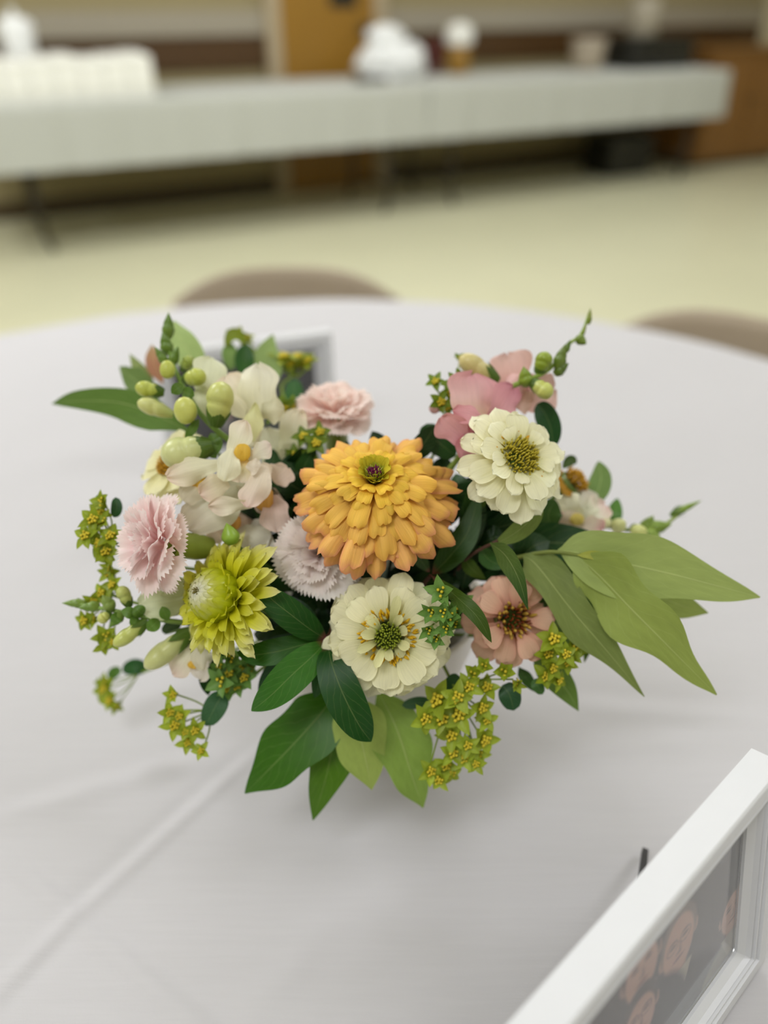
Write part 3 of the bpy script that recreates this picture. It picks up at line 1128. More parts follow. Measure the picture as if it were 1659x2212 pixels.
def calyx_cup(th, r, h, col):
    V, F = lathe([(0.0018, -h), (r * .55, -h * .8), (r, -h * .25), (r * .9, 0.0)], 16, th.R, th.c)
    th.add('calyx', V, F, M_BUD, col=lin(col), uv=V[:, :2] * 20)


def ring(th, n, az0, rb, zb, L, Wd, e0, e1, cols, mat, jit=(0.06, 0.08, 0.10), name='petal', edge=None, ek=0.5, skip=None, **k):
    for i in range(n):
        az = az0 + 2 * math.pi * i / n + rng.normal(0, jit[0])
        if skip and skip(az % (2 * math.pi)): continue
        l = L * (1 + rng.normal(0, jit[1]))
        dv = rng.normal(0, jit[2])
        V, F, T, Uu = petal(l, Wd * (1 + rng.normal(0, .08)), e0 + dv * .6, e1 + dv, roll=rng.normal(0, .12), seed=int(rng.integers(1 << 30)), **k)
        c = shade(T, Uu, *cols, edge=edge, ek=ek)
        th.add(name, put(th, V, az, rb, zb), F, mat, col=c, uv=uvs(T, Uu))


D2R = math.pi / 180


# ------------------------------------------------------------------ orange zinnia
th = flower('zinnia', 809, 1052, 0.425, camdir(0.0, 0.60, 0.80), 'large golden orange zinnia with many layered petals', 'zinnias in the bouquet')
O1, O2, O3 = (222, 156, 104), (232, 168, 72), (236, 172, 62)
layers = [  # n, reach, width, z base, e0, e1
    (17, .0500, .0138, -.008, 2, -22), (18, .0485, .0132, -.006, 7, -23), (18, .0455, .0126, -.0038, 12, -24), (17, .0418, .0120, -.0015, 17, -25), (16, .0378, .0114, .0005, 23, -26),
    (14, .0332, .0108, .002, 30, -28), (12, .0282, .0102, .0037, 39, -30), (10, .0226, .0094, .005, 52, -22), (9, .0176, .0084, .006, 64, 10)]
for i, (n, rc, wd, zb, e0, e1) in enumerate(layers):
    q = i / (len(layers) - 1)
    b = (206 + 20 * q, 130 + 40 * q, 98 - 40 * q)
    m = (238 + 4 * q, 180 + 18 * q, 108 - 44 * q)
    tcol = (243, 186 + 18 * q, 104 - 40 * q)
    ring(th, n, i * 0.9, .0035, zb, rc - .0035, wd, e0 * D2R, e1 * D2R, (b, m, tcol), M_PETAL, jit=(.07, .07, .15),
         edge=(216, 128, 116) if i < 3 else (232, 164, 76), ek=.6 if i < 3 else .35, base_w=.5, tip=.70, peak=.82, rnd=.03, cup=-.55 + .4 * q, notch=.06, curl=-.60 + .3 * q,
         p=1.5, nl=10, nw=9, wave=.045)
ring(th, 13, .2, .0030, .006, .0125, .0062, 74 * D2R, 46 * D2R, ((150, 160, 30), (204, 190, 44), (216, 200, 54)), M_PETAL, base_w=.6, tip=.5, cup=.5, nl=6, nw=5)
ring(th, 12, .5, .0026, .0055, .0095, .0042, 84 * D2R, 62 * D2R, ((130, 150, 30), (180, 186, 44), (196, 196, 62)), M_PETAL, base_w=.7, tip=.6, cup=.7, nl=5, nw=5)
disc(th, 'disc_florets', 40, .0040, .002, .005, .0005, (120, 130, 30), (196, 196, 80), 4, .008)
disc(th, 'disc_centre', 36, .0026, .0018, .0035, .0006, (60, 14, 40), (120, 34, 74), 5, .0105)
calyx_cup(th, .010, .016, (90, 120, 50))


# ------------------------------------------------------------------ cream zinnias
def cream_zinnia(px, py, d, n, label, R, cols, disc_fn, seed, layers, name='zinnia', edge=None):
    th = flower(name, px, py, d, n, label, 'zinnias in the bouquet')
    for i, (k, rc, wd, zb, e0, e1, az0, rb) in enumerate(layers):
        ring(th, k, az0, rb, zb, rc * R - rb, wd * R, e0 * D2R, e1 * D2R, cols, M_CREAM, jit=(.06, .06, .10),
             base_w=.36, tip=.14, cup=.14, notch=.03, p=1.3, nl=11, nw=9, wave=.03, edge=edge, ek=.4)
    disc_fn(th)
    calyx_cup(th, .010, .014, (110, 130, 60))
    return th


CC = ((222, 222, 156), (249, 246, 206), (252, 250, 220))


def disc1(th):
    disc(th, 'disc_florets', 190, .0118, .0062, .0034, .00055, (140, 130, 24), (222, 204, 74), 21, .001, 0, .35)
    disc(th, 'outer_florets', 34, .0135, .001, .0042, .0007, (190, 130, 20), (236, 186, 50), 22, .001, .86, 1.2)


cream_zinnia(1118, 992, 0.425, camdir(.30, .30, .90), 'pale cream zinnia with a wide mustard yellow centre', .0335, CC, disc1, 1,
             [(12, 1.03, .42, -.004, 0, -36, .1, .006), (12, .95, .40, -.001, 9, -22, .36, .006), (9, .80, .37, .002, 22, -12, .2, .007), (5, .56, .28, .004, 34, -6, 3.4, .009)])
C2 = ((212, 214, 148), (244, 240, 198), (249, 246, 210))


def disc2(th):
    disc(th, 'disc_florets', 90, .0066, .0035, .0036, .00055, (96, 120, 24), (170, 180, 60), 31, .002, 0, .3)
    disc(th, 'outer_florets', 90, .0140, .001, .0036, .0008, (196, 146, 10), (232, 190, 40), 32, .001, .62, 1.0)
    ring(th, 11, .3, .0058, .001, .0130, .0056, 62 * D2R, 4 * D2R, ((190, 196, 110), (222, 220, 160), (232, 230, 176)), M_CREAM, jit=(.2, .22, .25),
         name='inner_petal', base_w=.4, tip=.4, cup=.35, nl=7, nw=5)


cream_zinnia(838, 1374, 0.42, camdir(.0, .12, 1.0), 'cream zinnia with a green eye ringed by tiny yellow florets', .0365, C2, disc2, 2,
             [(13, 1.02, .42, -.006, -4, -24, .1, .008), (13, .94, .41, -.002, 4, -14, .34, .008), (11, .80, .38, .001, 14, -4, .15, .009)])


def disc3(th):
    disc(th, 'disc_florets', 60, .0095, .004, .0044, .0006, (70, 26, 10), (150, 70, 24), 41, .001, 0, .4)
    disc(th, 'outer_florets', 26, .0092, .003, .0056, .0011, (120, 70, 16), (214, 176, 74), 42, .002, .55, .5)


PC = ((228, 160, 138), (238, 194, 166), (240, 200, 174))
cream_zinnia(1106, 1338, 0.445, camdir(.12, .10, 1.0), 'small faded peach zinnia with a rust brown centre', .0285, PC, disc3, 3,
             [(9, 1.02, .52, -.004, -2, -34, .5, .006), (7, .92, .48, .000, 10, -16, .9, .006), (5, .82, .46, .003, 26, 0, 2.6, .007)], edge=(232, 160, 146))


def disc4(th):
    disc(th, 'disc_florets', 60, .0085, .004, .0036, .0007, (150, 100, 20), (220, 170, 50), 51, .001, 0, .4)


cream_zinnia(372, 1003, 0.47, camdir(-.55, .45, .75), 'pale yellow zinnia tucked behind the cream snapdragon', .0265, ((220, 214, 150), (240, 234, 182), (244, 240, 200)), disc4, 4,
             [(11, 1.0, .56, -.003, 4, -20, .3, .006), (10, .88, .52, 0, 14, -8, .1, .006)])
th = cream_zinnia(1240, 1042, 0.50, camdir(.6, .5, .4), 'small mustard zinnia half hidden behind the cream zinnia', .016, ((150, 100, 20), (190, 140, 40), (196, 150, 50)), disc4, 5,
                  [(12, 1.0, .5, -.002, 0, -45, .1, .005)])

# ------------------------------------------------------------------ strawflower
th = flower('strawflower', 482, 1290, 0.425, camdir(-.58, .26, .77), 'chartreuse strawflower with papery bracts and a white-tipped bud', 'other blooms in the bouquet')
RB = .0142


def ball_bract(rad, tb, dl, wd, az, nl=8, nw=5):
    V, T, Uu = [], [], []
    for t in np.linspace(0, 1, nl):
        w = wd * (0.75 + .25 * math.sin(min(1, t / .4) * math.pi / 2)) * math.sqrt(max(0.0, 1 - (max(0, t - .35) / .66) ** 2))
        th_ = max(tb - dl * t, .03)
        for u in np.linspace(-1, 1, nw):
            a = az + math.atan2(u * w, rad * max(math.sin(th_), .12))
            rr = rad * (1 - 0.075 * u * u + .03 * t)
            V.append((rr * math.sin(th_) * math.cos(a), rr * math.sin(th_) * math.sin(a), rr * math.cos(th_) * 1.02))
            T.append(t)
            Uu.append(u)
    return np.array(V), grid_faces(nl, nw), np.array(T), np.array(Uu)


for i, (n, tb, dl, rad) in enumerate(((12, 1.75, 1.0, 1.07), (12, 1.5, .95, 1.05), (11, 1.25, .9, 1.02), (10, 1.0, .85, .99), (8, .72, .66, .965))):
    for j in range(n):
        V, F, T, Uu = ball_bract(RB * rad * (1 + rng.normal(0, .006)), tb + rng.normal(0, .04), dl, .0052 if i < 3 else .004, i * .4 + 2 * math.pi * j / n)
        top = ((206, 210, 50), (224, 224, 120), (244, 243, 210), (250, 249, 236), (252, 251, 242))[i]
        mid = ((196, 204, 24), (204, 210, 28), (216, 218, 60), (238, 238, 170), (248, 247, 226))[i]
        c = shade(T, Uu, (190, 200, 16), mid, top, edge=(168, 176, 40), ek=.35, jit=.02)
        th.add('bud_bract', V @ th.R.T + th.c + th.R @ np.array([0, 0, .005]), F, M_STRAW, col=c, uv=uvs(T, Uu))
V, F = lathe([(.0136 * math.sin(a), .0136 * math.cos(a)) for a in np.linspace(.02, 2.4, 12)], 20, th.R, th.c + th.R @ np.array([0, 0, .005]))
th.add('bud_core', V, F, M_STRAW, col=lin((190, 196, 60)), uv=V[:, :2])
for i, (n, rc, wd, zb, e0, e1) in enumerate(((22, .0335, .0082, -.006, 12, -16), (21, .0315, .0078, -.0045, 24, -10), (20, .0280, .0074, -.003, 38, 0), (18, .0245, .0072, -.0015, 52, 16), (16, .0210, .0070, 0, 66, 36))):
    q = i / 4
    ring(th, n, i * .7, .010, zb, rc - .006, wd, e0 * D2R, e1 * D2R, ((206, 210, 14), (228 + 2 * q, 226, 44), (232 - 18 * q, 228 - 10 * q, 168 - 110 * q)), M_STRAW,
         jit=(.06, .10, .14), name='bract', base_w=.7, tip=.04, cup=.45, notch=0, nl=8, nw=5, peak=.55)
disc(th, 'bud_tip', 14, .0016, .0004, .0022, .0003, (90, 80, 30), (150, 140, 70), 61, .0186)
calyx_cup(th, .010, .012, (120, 140, 50))


# ------------------------------------------------------------------ carnations
def frill(L, spread, e0, e1, amp, teeth, seed, nl=8, nw=31, k=1.7):
    r_ = np.random.default_rng(seed)
    V, T, Uu = [], [], []
    ph1, ph2 = r_.uniform(0, 6.28, 2)
    tooth = r_.uniform(.55, 1.2, nw)
    pos = np.zeros(2)
    prev = 0
    for t in np.linspace(0, 1, nl) ** .9:
        e = e0 + (e1 - e0) * t ** 1.3
        dt = (t - prev) * L
        pos = pos + dt * np.array([math.cos(e), math.sin(e)])
        prev = t
        for j, u in enumerate(np.linspace(-1, 1, nw)):
            al = u * spread * (.3 + .7 * t)
            zz = (.048 * L * tooth[j] * (1 if j % 2 else -1) if t > .97 else 0) - .16 * L * u * u * t ** 3
            rr = pos[0] + zz * math.cos(e)
            h = amp * L * t ** 1.6 * (math.sin(k * u * 2 + ph1) + .5 * math.sin(k * u * 4.3 + ph2))
            V.append((rr * math.cos(al) - math.sin(e) * h, (rr + 0.3 * max(0, pos[1])) * math.sin(al), pos[1] + zz * math.sin(e) + math.cos(e) * h))
            T.append(t)
            Uu.append(u)
    return np.array(V), grid_faces(nl, nw), np.array(T), np.array(Uu)


def carnation(px, py, d, n, label, R, cols, seed, squash=1.0, cal=(150, 168, 70), calL=.026):
    th = flower('carnation', px, py, d, n, label, 'carnations in the bouquet', stem=False)
    base = th.c - nrm(n) * .010
    r_ = np.random.default_rng(seed)
    V, F = lathe([(.0020, -calL), (.0062, -calL * .92), (.0078, -calL * .6), (.0074, -calL * .2), (.0082, 0.001)], 18, th.R, base)
    cal_o = th.add('calyx', V, F, M_BUD, col=lin(cal), uv=V[:, :2] * 30)
    for k in range(5):
        V, F, T, Uu = petal(.011, .0055, 80 * D2R, 60 * D2R, base_w=.9, tip=.03, peak=.2, point=True, cup=.4, notch=0, nl=6, nw=5)
        V = (V + [.0078, 0, -.006]) @ rotz(k * 1.2566).T @ th.R.T + base
        th.add('sepal', V, F, M_BUD, parent=cal_o, col=lin(cal) * .95, uv=uvs(T, Uu))
    stem_to(th, base - nrm(n) * calL, n, .0016)
    for i, (k, rc, e0, e1, sp, am) in enumerate(((8, 1.0, 34, -26, .66, .06), (7, 1.0, 50, -4, .70, .07), (6, .95, 64, 18, .74, .08), (5, .88, 76, 36, .80, .09), (4, .80, 84, 54, .95, .10), (3, .70, 90, 70, 1.2, .12))):
        for j in range(k):
            az = i * .8 + 2 * math.pi * j / k + r_.normal(0, .1)
            V, F, T, Uu = frill(rc * R * (1 + r_.normal(0, .06)), sp, (e0 + r_.normal(0, 4)) * D2R, (e1 + r_.normal(0, 9)) * D2R, am, 13, int(r_.integers(1 << 30)))
            c = shade(T, Uu, *cols, jit=.04, r_=r_)
            V = V + [.0025, 0, -.006]
            V = V @ rotz(az).T
            V[:, 2] *= squash
            th.add('petal', V @ th.R.T + th.c, F, M_CARN, col=c, uv=uvs(T, Uu))
    return th


carnation(338, 1172, 0.425, camdir(-.72, .12, .68), 'blush pink carnation with fringed petals and a green calyx', .0290,
          ((250, 194, 196), (254, 222, 220), (255, 240, 237)), 3)
carnation(690, 1194, 0.440, camdir(-.25, .02, .95), 'off-white carnation squeezed under the golden orange zinnia', .0260,
          ((242, 214, 206), (251, 236, 230), (253, 244, 240)), 8)
carnation(725, 890, 0.50, camdir(.0, .82, .57), 'pale pink carnation blooming behind the golden orange zinnia', .0270,
          ((242, 190, 178), (251, 222, 212), (253, 236, 228)), 13)


# ------------------------------------------------------------------ leaves and free sheets, placed along their midribs
def sheet(th, name, pts, wpx, col, mat, shape='ovate', roll=0.0, fold=0.12, wave=0.0, wk=2.0, cup=0.0, nl=20, nw=9, tipcol=None, seed=None, parent=None, face=None, arch=0.0, basecol=None, basek=.45, lip=0.0, undul=.10, ruf=0.0):
    """pts: picture points with depths along the midrib, wpx: widest span in picture pixels"""
    r_ = np.random.default_rng(seed if seed is not None else int(rng.integers(1 << 30)))
    P = spline([W(*p) for p in pts], nl)
    dm = np.mean([p[2] for p in pts])
    wd = wpx / FPX * dm
    ln = np.linalg.norm(np.diff(P, axis=0), axis=1).sum()
    T3 = np.gradient(P, axis=0)
    ph = r_.uniform(0, 6.28)
    V, TT, UU = [], [], []
    for i, t in enumerate(np.linspace(0, 1, nl)):
        tg = nrm(T3[i])
        vw = nrm(CAM - P[i]) if face is None else nrm(face)
        nn = nrm(vw - tg * np.dot(vw, tg))
        sd = np.cross(tg, nn)
        c, s = math.cos(roll), math.sin(roll)
        sd, nn = sd * c + nn * s, nn * c - sd * s
        if shape == 'ovate':      # widest below the middle, drawn-out tip
            w = (math.sin(math.pi * min(1, t) ** .80) ** .85) * (1 - .22 * t ** 3) * min(1, t / .26) ** .45 if 0 < t < 1 else 0
        elif shape == 'lance':
            w = math.sin(math.pi * t) ** .75 if 0 < t < 1 else 0
        elif shape == 'obov':     # widest beyond the middle, blunt
            w = (math.sin(math.pi * t ** 1.5) ** .7 if 0 < t < 1 else 0)
        elif shape == 'round':    # petal lobe: narrow foot, full rounded end
            w = (.42 + .58 * math.sin(min(1, t / .6) * math.pi / 2)) * (1 if t < .6 else math.sqrt(max(0.02, 1 - ((t - .6) / .4) ** 2.3)))
        elif shape == 'oval':
            w = math.sqrt(max(0, 1 - (2 * t - 1) ** 2)) if 0 < t < 1 else 0
        w = max(w, .02)
        for u in np.linspace(-1, 1, nw):
            y = u * w * wd / 2
            h = fold * abs(y) + cup * y * y / (wd / 2) + wave * ln * (abs(u) ** 1.5) * w * math.sin(wk * 2 * math.pi * t + ph + (1.3 if u > 0 else 0)) + arch * ln * math.sin(math.pi * t) + lip * wd * abs(u) ** 3 * t
            if ruf: h += ruf * ln * (abs(u) ** 3 * math.sin(9 * t + ph * 3 + 2 * u) + t ** 4 * math.sin(5.5 * u + ph * 2))
            yy = y * (1 + undul * math.sin(wk * 2.3 * math.pi * t + ph * 2 + (2 if u > 0 else 0))) if wave > 0 else y
            V.append(P[i] + sd * yy + nn * h)
            TT.append(t)
            UU.append(u)
    V = np.array(V)
    TT, UU = np.array(TT), np.array(UU)
    c = np.tile(lin(col), (len(V), 1))
    if basecol is not None:
        k = np.clip(1 - TT / basek, 0, 1)[:, None]
        c = c * (1 - k) + lin(basecol) * k
    if tipcol is not None:
        k = np.clip((TT - .45) / .55, 0, 1)[:, None]
        c = c * (1 - k) + lin(tipcol) * k
    c = np.clip(c * (1 + r_.normal(0, .05)), 0, 1)
    return th.add(name, V, grid_faces(nl, nw), mat, parent=parent, col=c, uv=np.column_stack([UU * .5 + .5, TT]))


def twig(th, pts, r0, r1, col, name='stem', n=14, parent=None):
    P = spline([W(*p) if len(p) == 3 and p[2] < 5 and p[0] > 5 else np.asarray(p) for p in pts], n)
    V, F = tube(P, np.linspace(r0, r1, n), 7)
    return th.add(name, V, F, M_STEM, parent=parent, col=lin(col), uv=V[:, :2] * 30)


def sprig(name, label, first, group, cat):
    p = W(*first)
    return Thing(name, root_at(p), label, cat, group)


def rooted(th, *pts):
    """world path from the foam through picture points"""
    return [th.loc] + [W(*p) for p in pts]


def wtwig(th, P, r0, r1, col, name='stem', n=16):
    Q = spline(P, n)
    V, F = tube(Q, np.linspace(r0, r1, n), 7)
    return th.add(name, V, F, M_STEM, col=lin(col), uv=V[:, :2] * 30)


LG = 'leafy branches in the bouquet'
# pale-backed broad leaves reaching out beside the peach zinnia
th = sprig('leafy_branch', 'branch with long pale green leaves reaching past the peach zinnia', (1215, 1190, .45), LG, 'leaf branch')
wtwig(th, rooted(th, (1040, 1225, .475), (1110, 1206, .455), (1186, 1192, .445), (1247, 1199, .44), (1290, 1204, .438)), .0016, .0009, (120, 132, 62))
sheet(th, 'leaf', [(1345, 1243, .47), (1410, 1280, .468), (1470, 1308, .467), (1530, 1324, .466)], 84, (157, 174, 95), M_LEAF_L, roll=-.3)
sheet(th, 'leaf', [(1205, 1188, .445), (1250, 1195, .440), (1347, 1217, .436), (1440, 1238, .434), (1550, 1266, .436), (1642, 1290, .44)], 142, (159, 176, 100), M_LEAF_L, roll=.10, wave=.014, wk=1.6, fold=.10, nl=30, undul=.12)
sheet(th, 'leaf', [(1235, 1192, .442), (1290, 1240, .435), (1367, 1319, .430), (1455, 1408, .430), (1548, 1501, .436)], 132, (155, 172, 86), M_LEAF_L, roll=-.12, wave=.028, wk=2.2, fold=.10, nl=32, seed=5, undul=.17)
sheet(th, 'leaf', [(1130, 1200, .45), (1160, 1222, .445), (1236, 1319, .438), (1310, 1405, .438), (1392, 1505, .446)], 92, (126, 142, 75), M_LEAF_L, roll=.25, wave=.030, wk=1.8, fold=.12, nl=30, seed=8, undul=.18)
sheet(th, 'leaf_bud', [(1247, 1199, .438), (1290, 1200, .435), (1345, 1215, .433)], 20, (174, 180, 79), M_LEAF_L, shape='lance')
sheet(th, 'leaf_bud', [(1290, 1203, .436), (1318, 1200, .434), (1338, 1222, .432)], 16, (163, 172, 73), M_LEAF_L, shape='lance', roll=.8)
# dark leaves under that branch
th = sprig('leafy_branch', 'branch of dark glossy leaves below the long pale leaves', (1200, 1240, .465), LG, 'leaf branch')
wtwig(th, rooted(th, (1040, 1215, .48), (1120, 1195, .47), (1190, 1235, .468)), .0015, .0008, (70, 90, 40))
sheet(th, 'leaf', [(1085, 1178, .474), (1160, 1172, .470), (1260, 1176, .466), (1372, 1190, .464)], 92, (21, 59, 16), M_LEAF_D, roll=.35)
sheet(th, 'leaf', [(1170, 1215, .470), (1230, 1250, .465), (1310, 1320, .462), (1388, 1398, .462)], 84, (42, 85, 22), M_LEAF_D, roll=-.35, wave=.01)
sheet(th, 'leaf', [(1160, 1300, .472), (1205, 1350, .466), (1280, 1412, .466)], 84, (98, 124, 59), M_LEAF_L, roll=.2)
sheet(th, 'leaf', [(1150, 1420, .468), (1188, 1452, .46), (1225, 1492, .46), (1250, 1536, .466)], 66, (109, 142, 59), M_LEAF_L, roll=.45, seed=3)
sheet(th, 'leaf', [(1120, 1440, .468), (1140, 1470, .462), (1168, 1500, .464)], 30, (60, 93, 39), M_LEAF_D, roll=.4)
sheet(th, 'leaf', [(1250, 1420, .475), (1268, 1398, .475), (1262, 1432, .478)], 22, (82, 112, 30), M_LEAF_D)
# olive leaves hanging over the peach zinnia
th = sprig('leafy_branch', 'branch with a narrow leaf hanging over the peach zinnia', (1080, 1180, .44), LG, 'leaf branch')
wtwig(th, rooted(th, (960, 1270, .48), (1010, 1205, .455), (1075, 1168, .444)), .0016, .0009, (92, 64, 52))
sheet(th, 'leaf', [(1058, 1172, .434), (1092, 1200, .424), (1120, 1250, .418), (1141, 1318, .418)], 52, (90, 114, 53), M_LEAF_L, roll=-.55, fold=.2, tipcol=(36, 76, 26))
sheet(th, 'leaf', [(1172, 1082, .436), (1150, 1118, .438), (1112, 1152, .441), (1068, 1176, .446)], 46, (118, 138, 68), M_LEAF_L, roll=.4, shape='lance')
sheet(th, 'leaf', [(1035, 1180, .452), (1060, 1212, .455), (1105, 1225, .46)], 40, (46, 85, 28), M_LEAF_D, roll=.3)
sheet(th, 'leaf', [(1000, 1200, .456), (1020, 1230, .456), (1050, 1252, .46)], 34, (68, 93, 25), M_LEAF_D, roll=-.4)
# dark branch with red petioles by the orange zinnia
th = sprig('leafy_branch', 'dark narrow-leaved branch between the cream green-eyed zinnia and the peach zinnia', (932, 1244, .45), LG, 'leaf branch')
wtwig(th, rooted(th, (900, 1290, .475), (918, 1258, .452), (930, 1243, .445)), .0018, .0011, (92, 60, 48))
sheet(th, 'leaf', [(932, 1243, .442), (985, 1288, .415), (1032, 1334, .408), (1062, 1388, .412)], 36, (57, 81, 18), M_LEAF_D, roll=.35, shape='lance', basecol=(120, 50, 50), basek=.14)
sheet(th, 'leaf', [(934, 1240, .450), (968, 1206, .450), (1010, 1150, .450), (1036, 1062, .455)], 58, (42, 77, 18), M_LEAF_D, roll=.2, shape='lance', basecol=(120, 50, 50), basek=.14)
sheet(th, 'leaf', [(928, 1236, .452), (905, 1205, .45), (890, 1180, .45)], 32, (48, 81, 21), M_LEAF_D, roll=-.3, shape='lance', basecol=(120, 50, 50), basek=.14)
sheet(th, 'leaf', [(1010, 1200, .458), (1020, 1120, .458), (1030, 1030, .46)], 60, (33, 67, 16), M_LEAF_D, roll=-.3, shape='lance')
# broad leaves hanging at the front
th = sprig('leafy_branch', 'branch with two dark and two pale broad leaves drooping over the front rim', (740, 1500, .46), LG, 'leaf branch')
wtwig(th, rooted(th, (770, 1440, .480), (765, 1490, .468), (758, 1512, .462)), .0018, .0012, (90, 110, 50))
sheet(th, 'leaf', [(740, 1480, .466), (690, 1545, .455), (630, 1612, .453), (575, 1668, .456), (529, 1714, .462)], 136, (55, 102, 15), M_LEAF_D, roll=-.15, fold=.10, wave=.006, nl=30)
sheet(th, 'leaf', [(738, 1495, .468), (722, 1590, .460), (704, 1680, .460), (676, 1772, .468)], 106, (73, 114, 14), M_LEAF_D, roll=.2, fold=.14, wave=.012, wk=1.4, nl=30, seed=12)
sheet(th, 'leaf', [(745, 1490, .464), (772, 1570, .452), (790, 1640, .452), (803, 1706, .458)], 122, (165, 186, 93), M_LEAF_L, roll=.05, fold=.08, wave=.010, wk=1.3, nl=30, seed=4)
sheet(th, 'leaf', [(815, 1490, .466), (856, 1572, .457), (888, 1670, .457), (914, 1745, .464)], 122, (137, 166, 75), M_LEAF_L, roll=.10, fold=.10, wave=.008, nl=30, seed=6)
# whorl with red petioles
th = sprig('leafy_branch', 'whorl of dark glossy leaves on red stalks beside the strawflower', (706, 1382, .44), LG, 'leaf branch')
wtwig(th, rooted(th, (730, 1345, .462), (716, 1368, .444), (706, 1382, .436)), .0022, .0017, (110, 76, 58))
RD = (130, 46, 62)
for (pts, w, c, rl, sh) in (
        ([(704, 1380, .436), (672, 1360, .428), (630, 1328, .420), (585, 1292, .418), (558, 1258, .420)], 66, (28, 72, 16), .15, 'lance'),
        ([(702, 1382, .436), (660, 1392, .430), (600, 1408, .426), (550, 1415, .427), (512, 1409, .43)], 58, (38, 84, 16), -.25, 'lance'),
        ([(704, 1386, .434), (676, 1416, .426), (632, 1456, .420), (585, 1502, .420), (543, 1536, .424)], 78, (54, 106, 30), .12, 'lance'),
        ([(709, 1388, .434), (716, 1430, .424), (742, 1500, .418), (776, 1566, .420), (802, 1602, .424)], 84, (24, 70, 16), -.12, 'lance'),
        ([(703, 1388, .440), (697, 1430, .438), (690, 1470, .438), (680, 1508, .44)], 42, (36, 84, 26), .3, 'lance'),
        ([(702, 1376, .444), (668, 1345, .442), (640, 1315, .442), (612, 1284, .444)], 46, (18, 56, 20), -.2, 'lance'),
        ([(700, 1378, .442), (650, 1380, .442), (600, 1386, .444), (568, 1394, .446)], 34, (20, 58, 22), .4, 'lance'),
        ([(690, 1400, .450), (630, 1430, .452), (590, 1465, .454), (560, 1508, .458)], 62, (22, 66, 24), .2, 'lance'),
        ([(706, 1392, .446), (716, 1420, .444), (712, 1450, .446), (700, 1474, .448)], 36, (44, 84, 30), -.3, 'lance')):
    sheet(th, 'leaf', pts, w, c, M_LEAF_D, shape=sh, roll=rl, fold=.10, basecol=RD, basek=.13, nl=24, arch=.02)
# left
th = sprig('leafy_branch', 'branch with a long pointed leaf stretching out behind the cream snapdragon', (400, 930, .50), LG, 'leaf branch')
wtwig(th, rooted(th, (560, 1080, .50), (450, 960, .505), (400, 928, .505)), .0016, .0009, (92, 112, 50))
sheet(th, 'leaf', [(415, 935, .500), (340, 898, .505), (260, 870, .512), (170, 866, .52), (112, 872, .53)], 74, (98, 130, 57), M_LEAF_L, roll=.25, fold=.1, wave=.012, wk=1.2, nl=28, seed=9)
sheet(th, 'leaf', [(345, 880, .53), (312, 838, .53), (280, 812, .535), (258, 792, .54)], 60, (111, 136, 73), M_LEAF_L, roll=.4, wave=.02)
sheet(th, 'leaf', [(330, 850, .54), (305, 805, .54), (280, 764, .545)], 34, (137, 152, 88), M_LEAF_L, roll=-.3)
sheet(th, 'leaf', [(352, 830, .54), (332, 780, .54), (328, 744, .545)], 38, (185, 130, 100), M_LEAF_L, roll=.2, tipcol=(178, 150, 104))
sheet(th, 'leaf', [(440, 830, .53), (412, 770, .53), (385, 725, .535), (376, 692, .54)], 66, (163, 186, 115), M_LEAF_L, roll=.2)
# back
th = sprig('leafy_branch', 'blurred leafy branch rising in front of the rear picture frame', (560, 790, .56), LG, 'leaf branch')
wtwig(th, rooted(th, (640, 960, .52), (590, 860, .545), (565, 800, .56)), .0015, .0008, (120, 140, 60))
sheet(th, 'leaf', [(590, 850, .56), (580, 800, .562), (578, 760, .565), (590, 722, .57)], 66, (144, 168, 100), M_LEAF_L, roll=.2)
sheet(th, 'leaf', [(532, 812, .555), (528, 780, .56), (530, 744, .562)], 42, (42, 85, 30), M_LEAF_D, shape='oval')
sheet(th, 'leaf', [(500, 800, .56), (496, 765, .56), (500, 740, .565)], 34, (118, 148, 79), M_LEAF_L, shape='lance')
sheet(th, 'leaf', [(640, 890, .545), (636, 850, .55), (630, 820, .555)], 44, (44, 93, 36), M_LEAF_D, shape='oval', roll=.4)
sheet(th, 'leaf', [(486, 748, .56), (505, 722, .56), (534, 740, .56)], 30, (126, 142, 30), M_LEAF_L, shape='lance', roll=.5)
# right back
th = sprig('leafy_branch', 'branch with dark rounded leaves behind the pink snapdragon', (1150, 940, .475), LG, 'leaf branch')
wtwig(th, rooted(th, (960, 1120, .49), (1080, 1010, .48), (1150, 955, .475)), .0015, .0008, (80, 100, 46))
sheet(th, 'leaf', [(1195, 965, .478), (1190, 925, .476), (1176, 892, .476), (1160, 872, .478)], 50, (33, 75, 35), M_LEAF_D, shape='oval', roll=.2)
sheet(th, 'leaf', [(985, 985, .478), (955, 962, .474), (932, 940, .474), (922, 915, .476)], 58, (39, 77, 33), M_LEAF_D, shape='oval', roll=-.2)
sheet(th, 'leaf', [(1270, 1092, .51), (1290, 1065, .51), (1298, 1030, .512), (1293, 996, .515)], 50, (111, 140, 73), M_LEAF_L, shape='lance', roll=.2)
sheet(th, 'leaf', [(1215, 1012, .50), (1232, 995, .50), (1246, 1000, .502)], 24, (70, 94, 50), M_LEAF_L, shape='lance')
sheet(th, 'leaf', [(1190, 1150, .475), (1185, 1110, .478), (1200, 1080, .48)], 60, (48, 81, 23), M_LEAF_D, shape='lance')
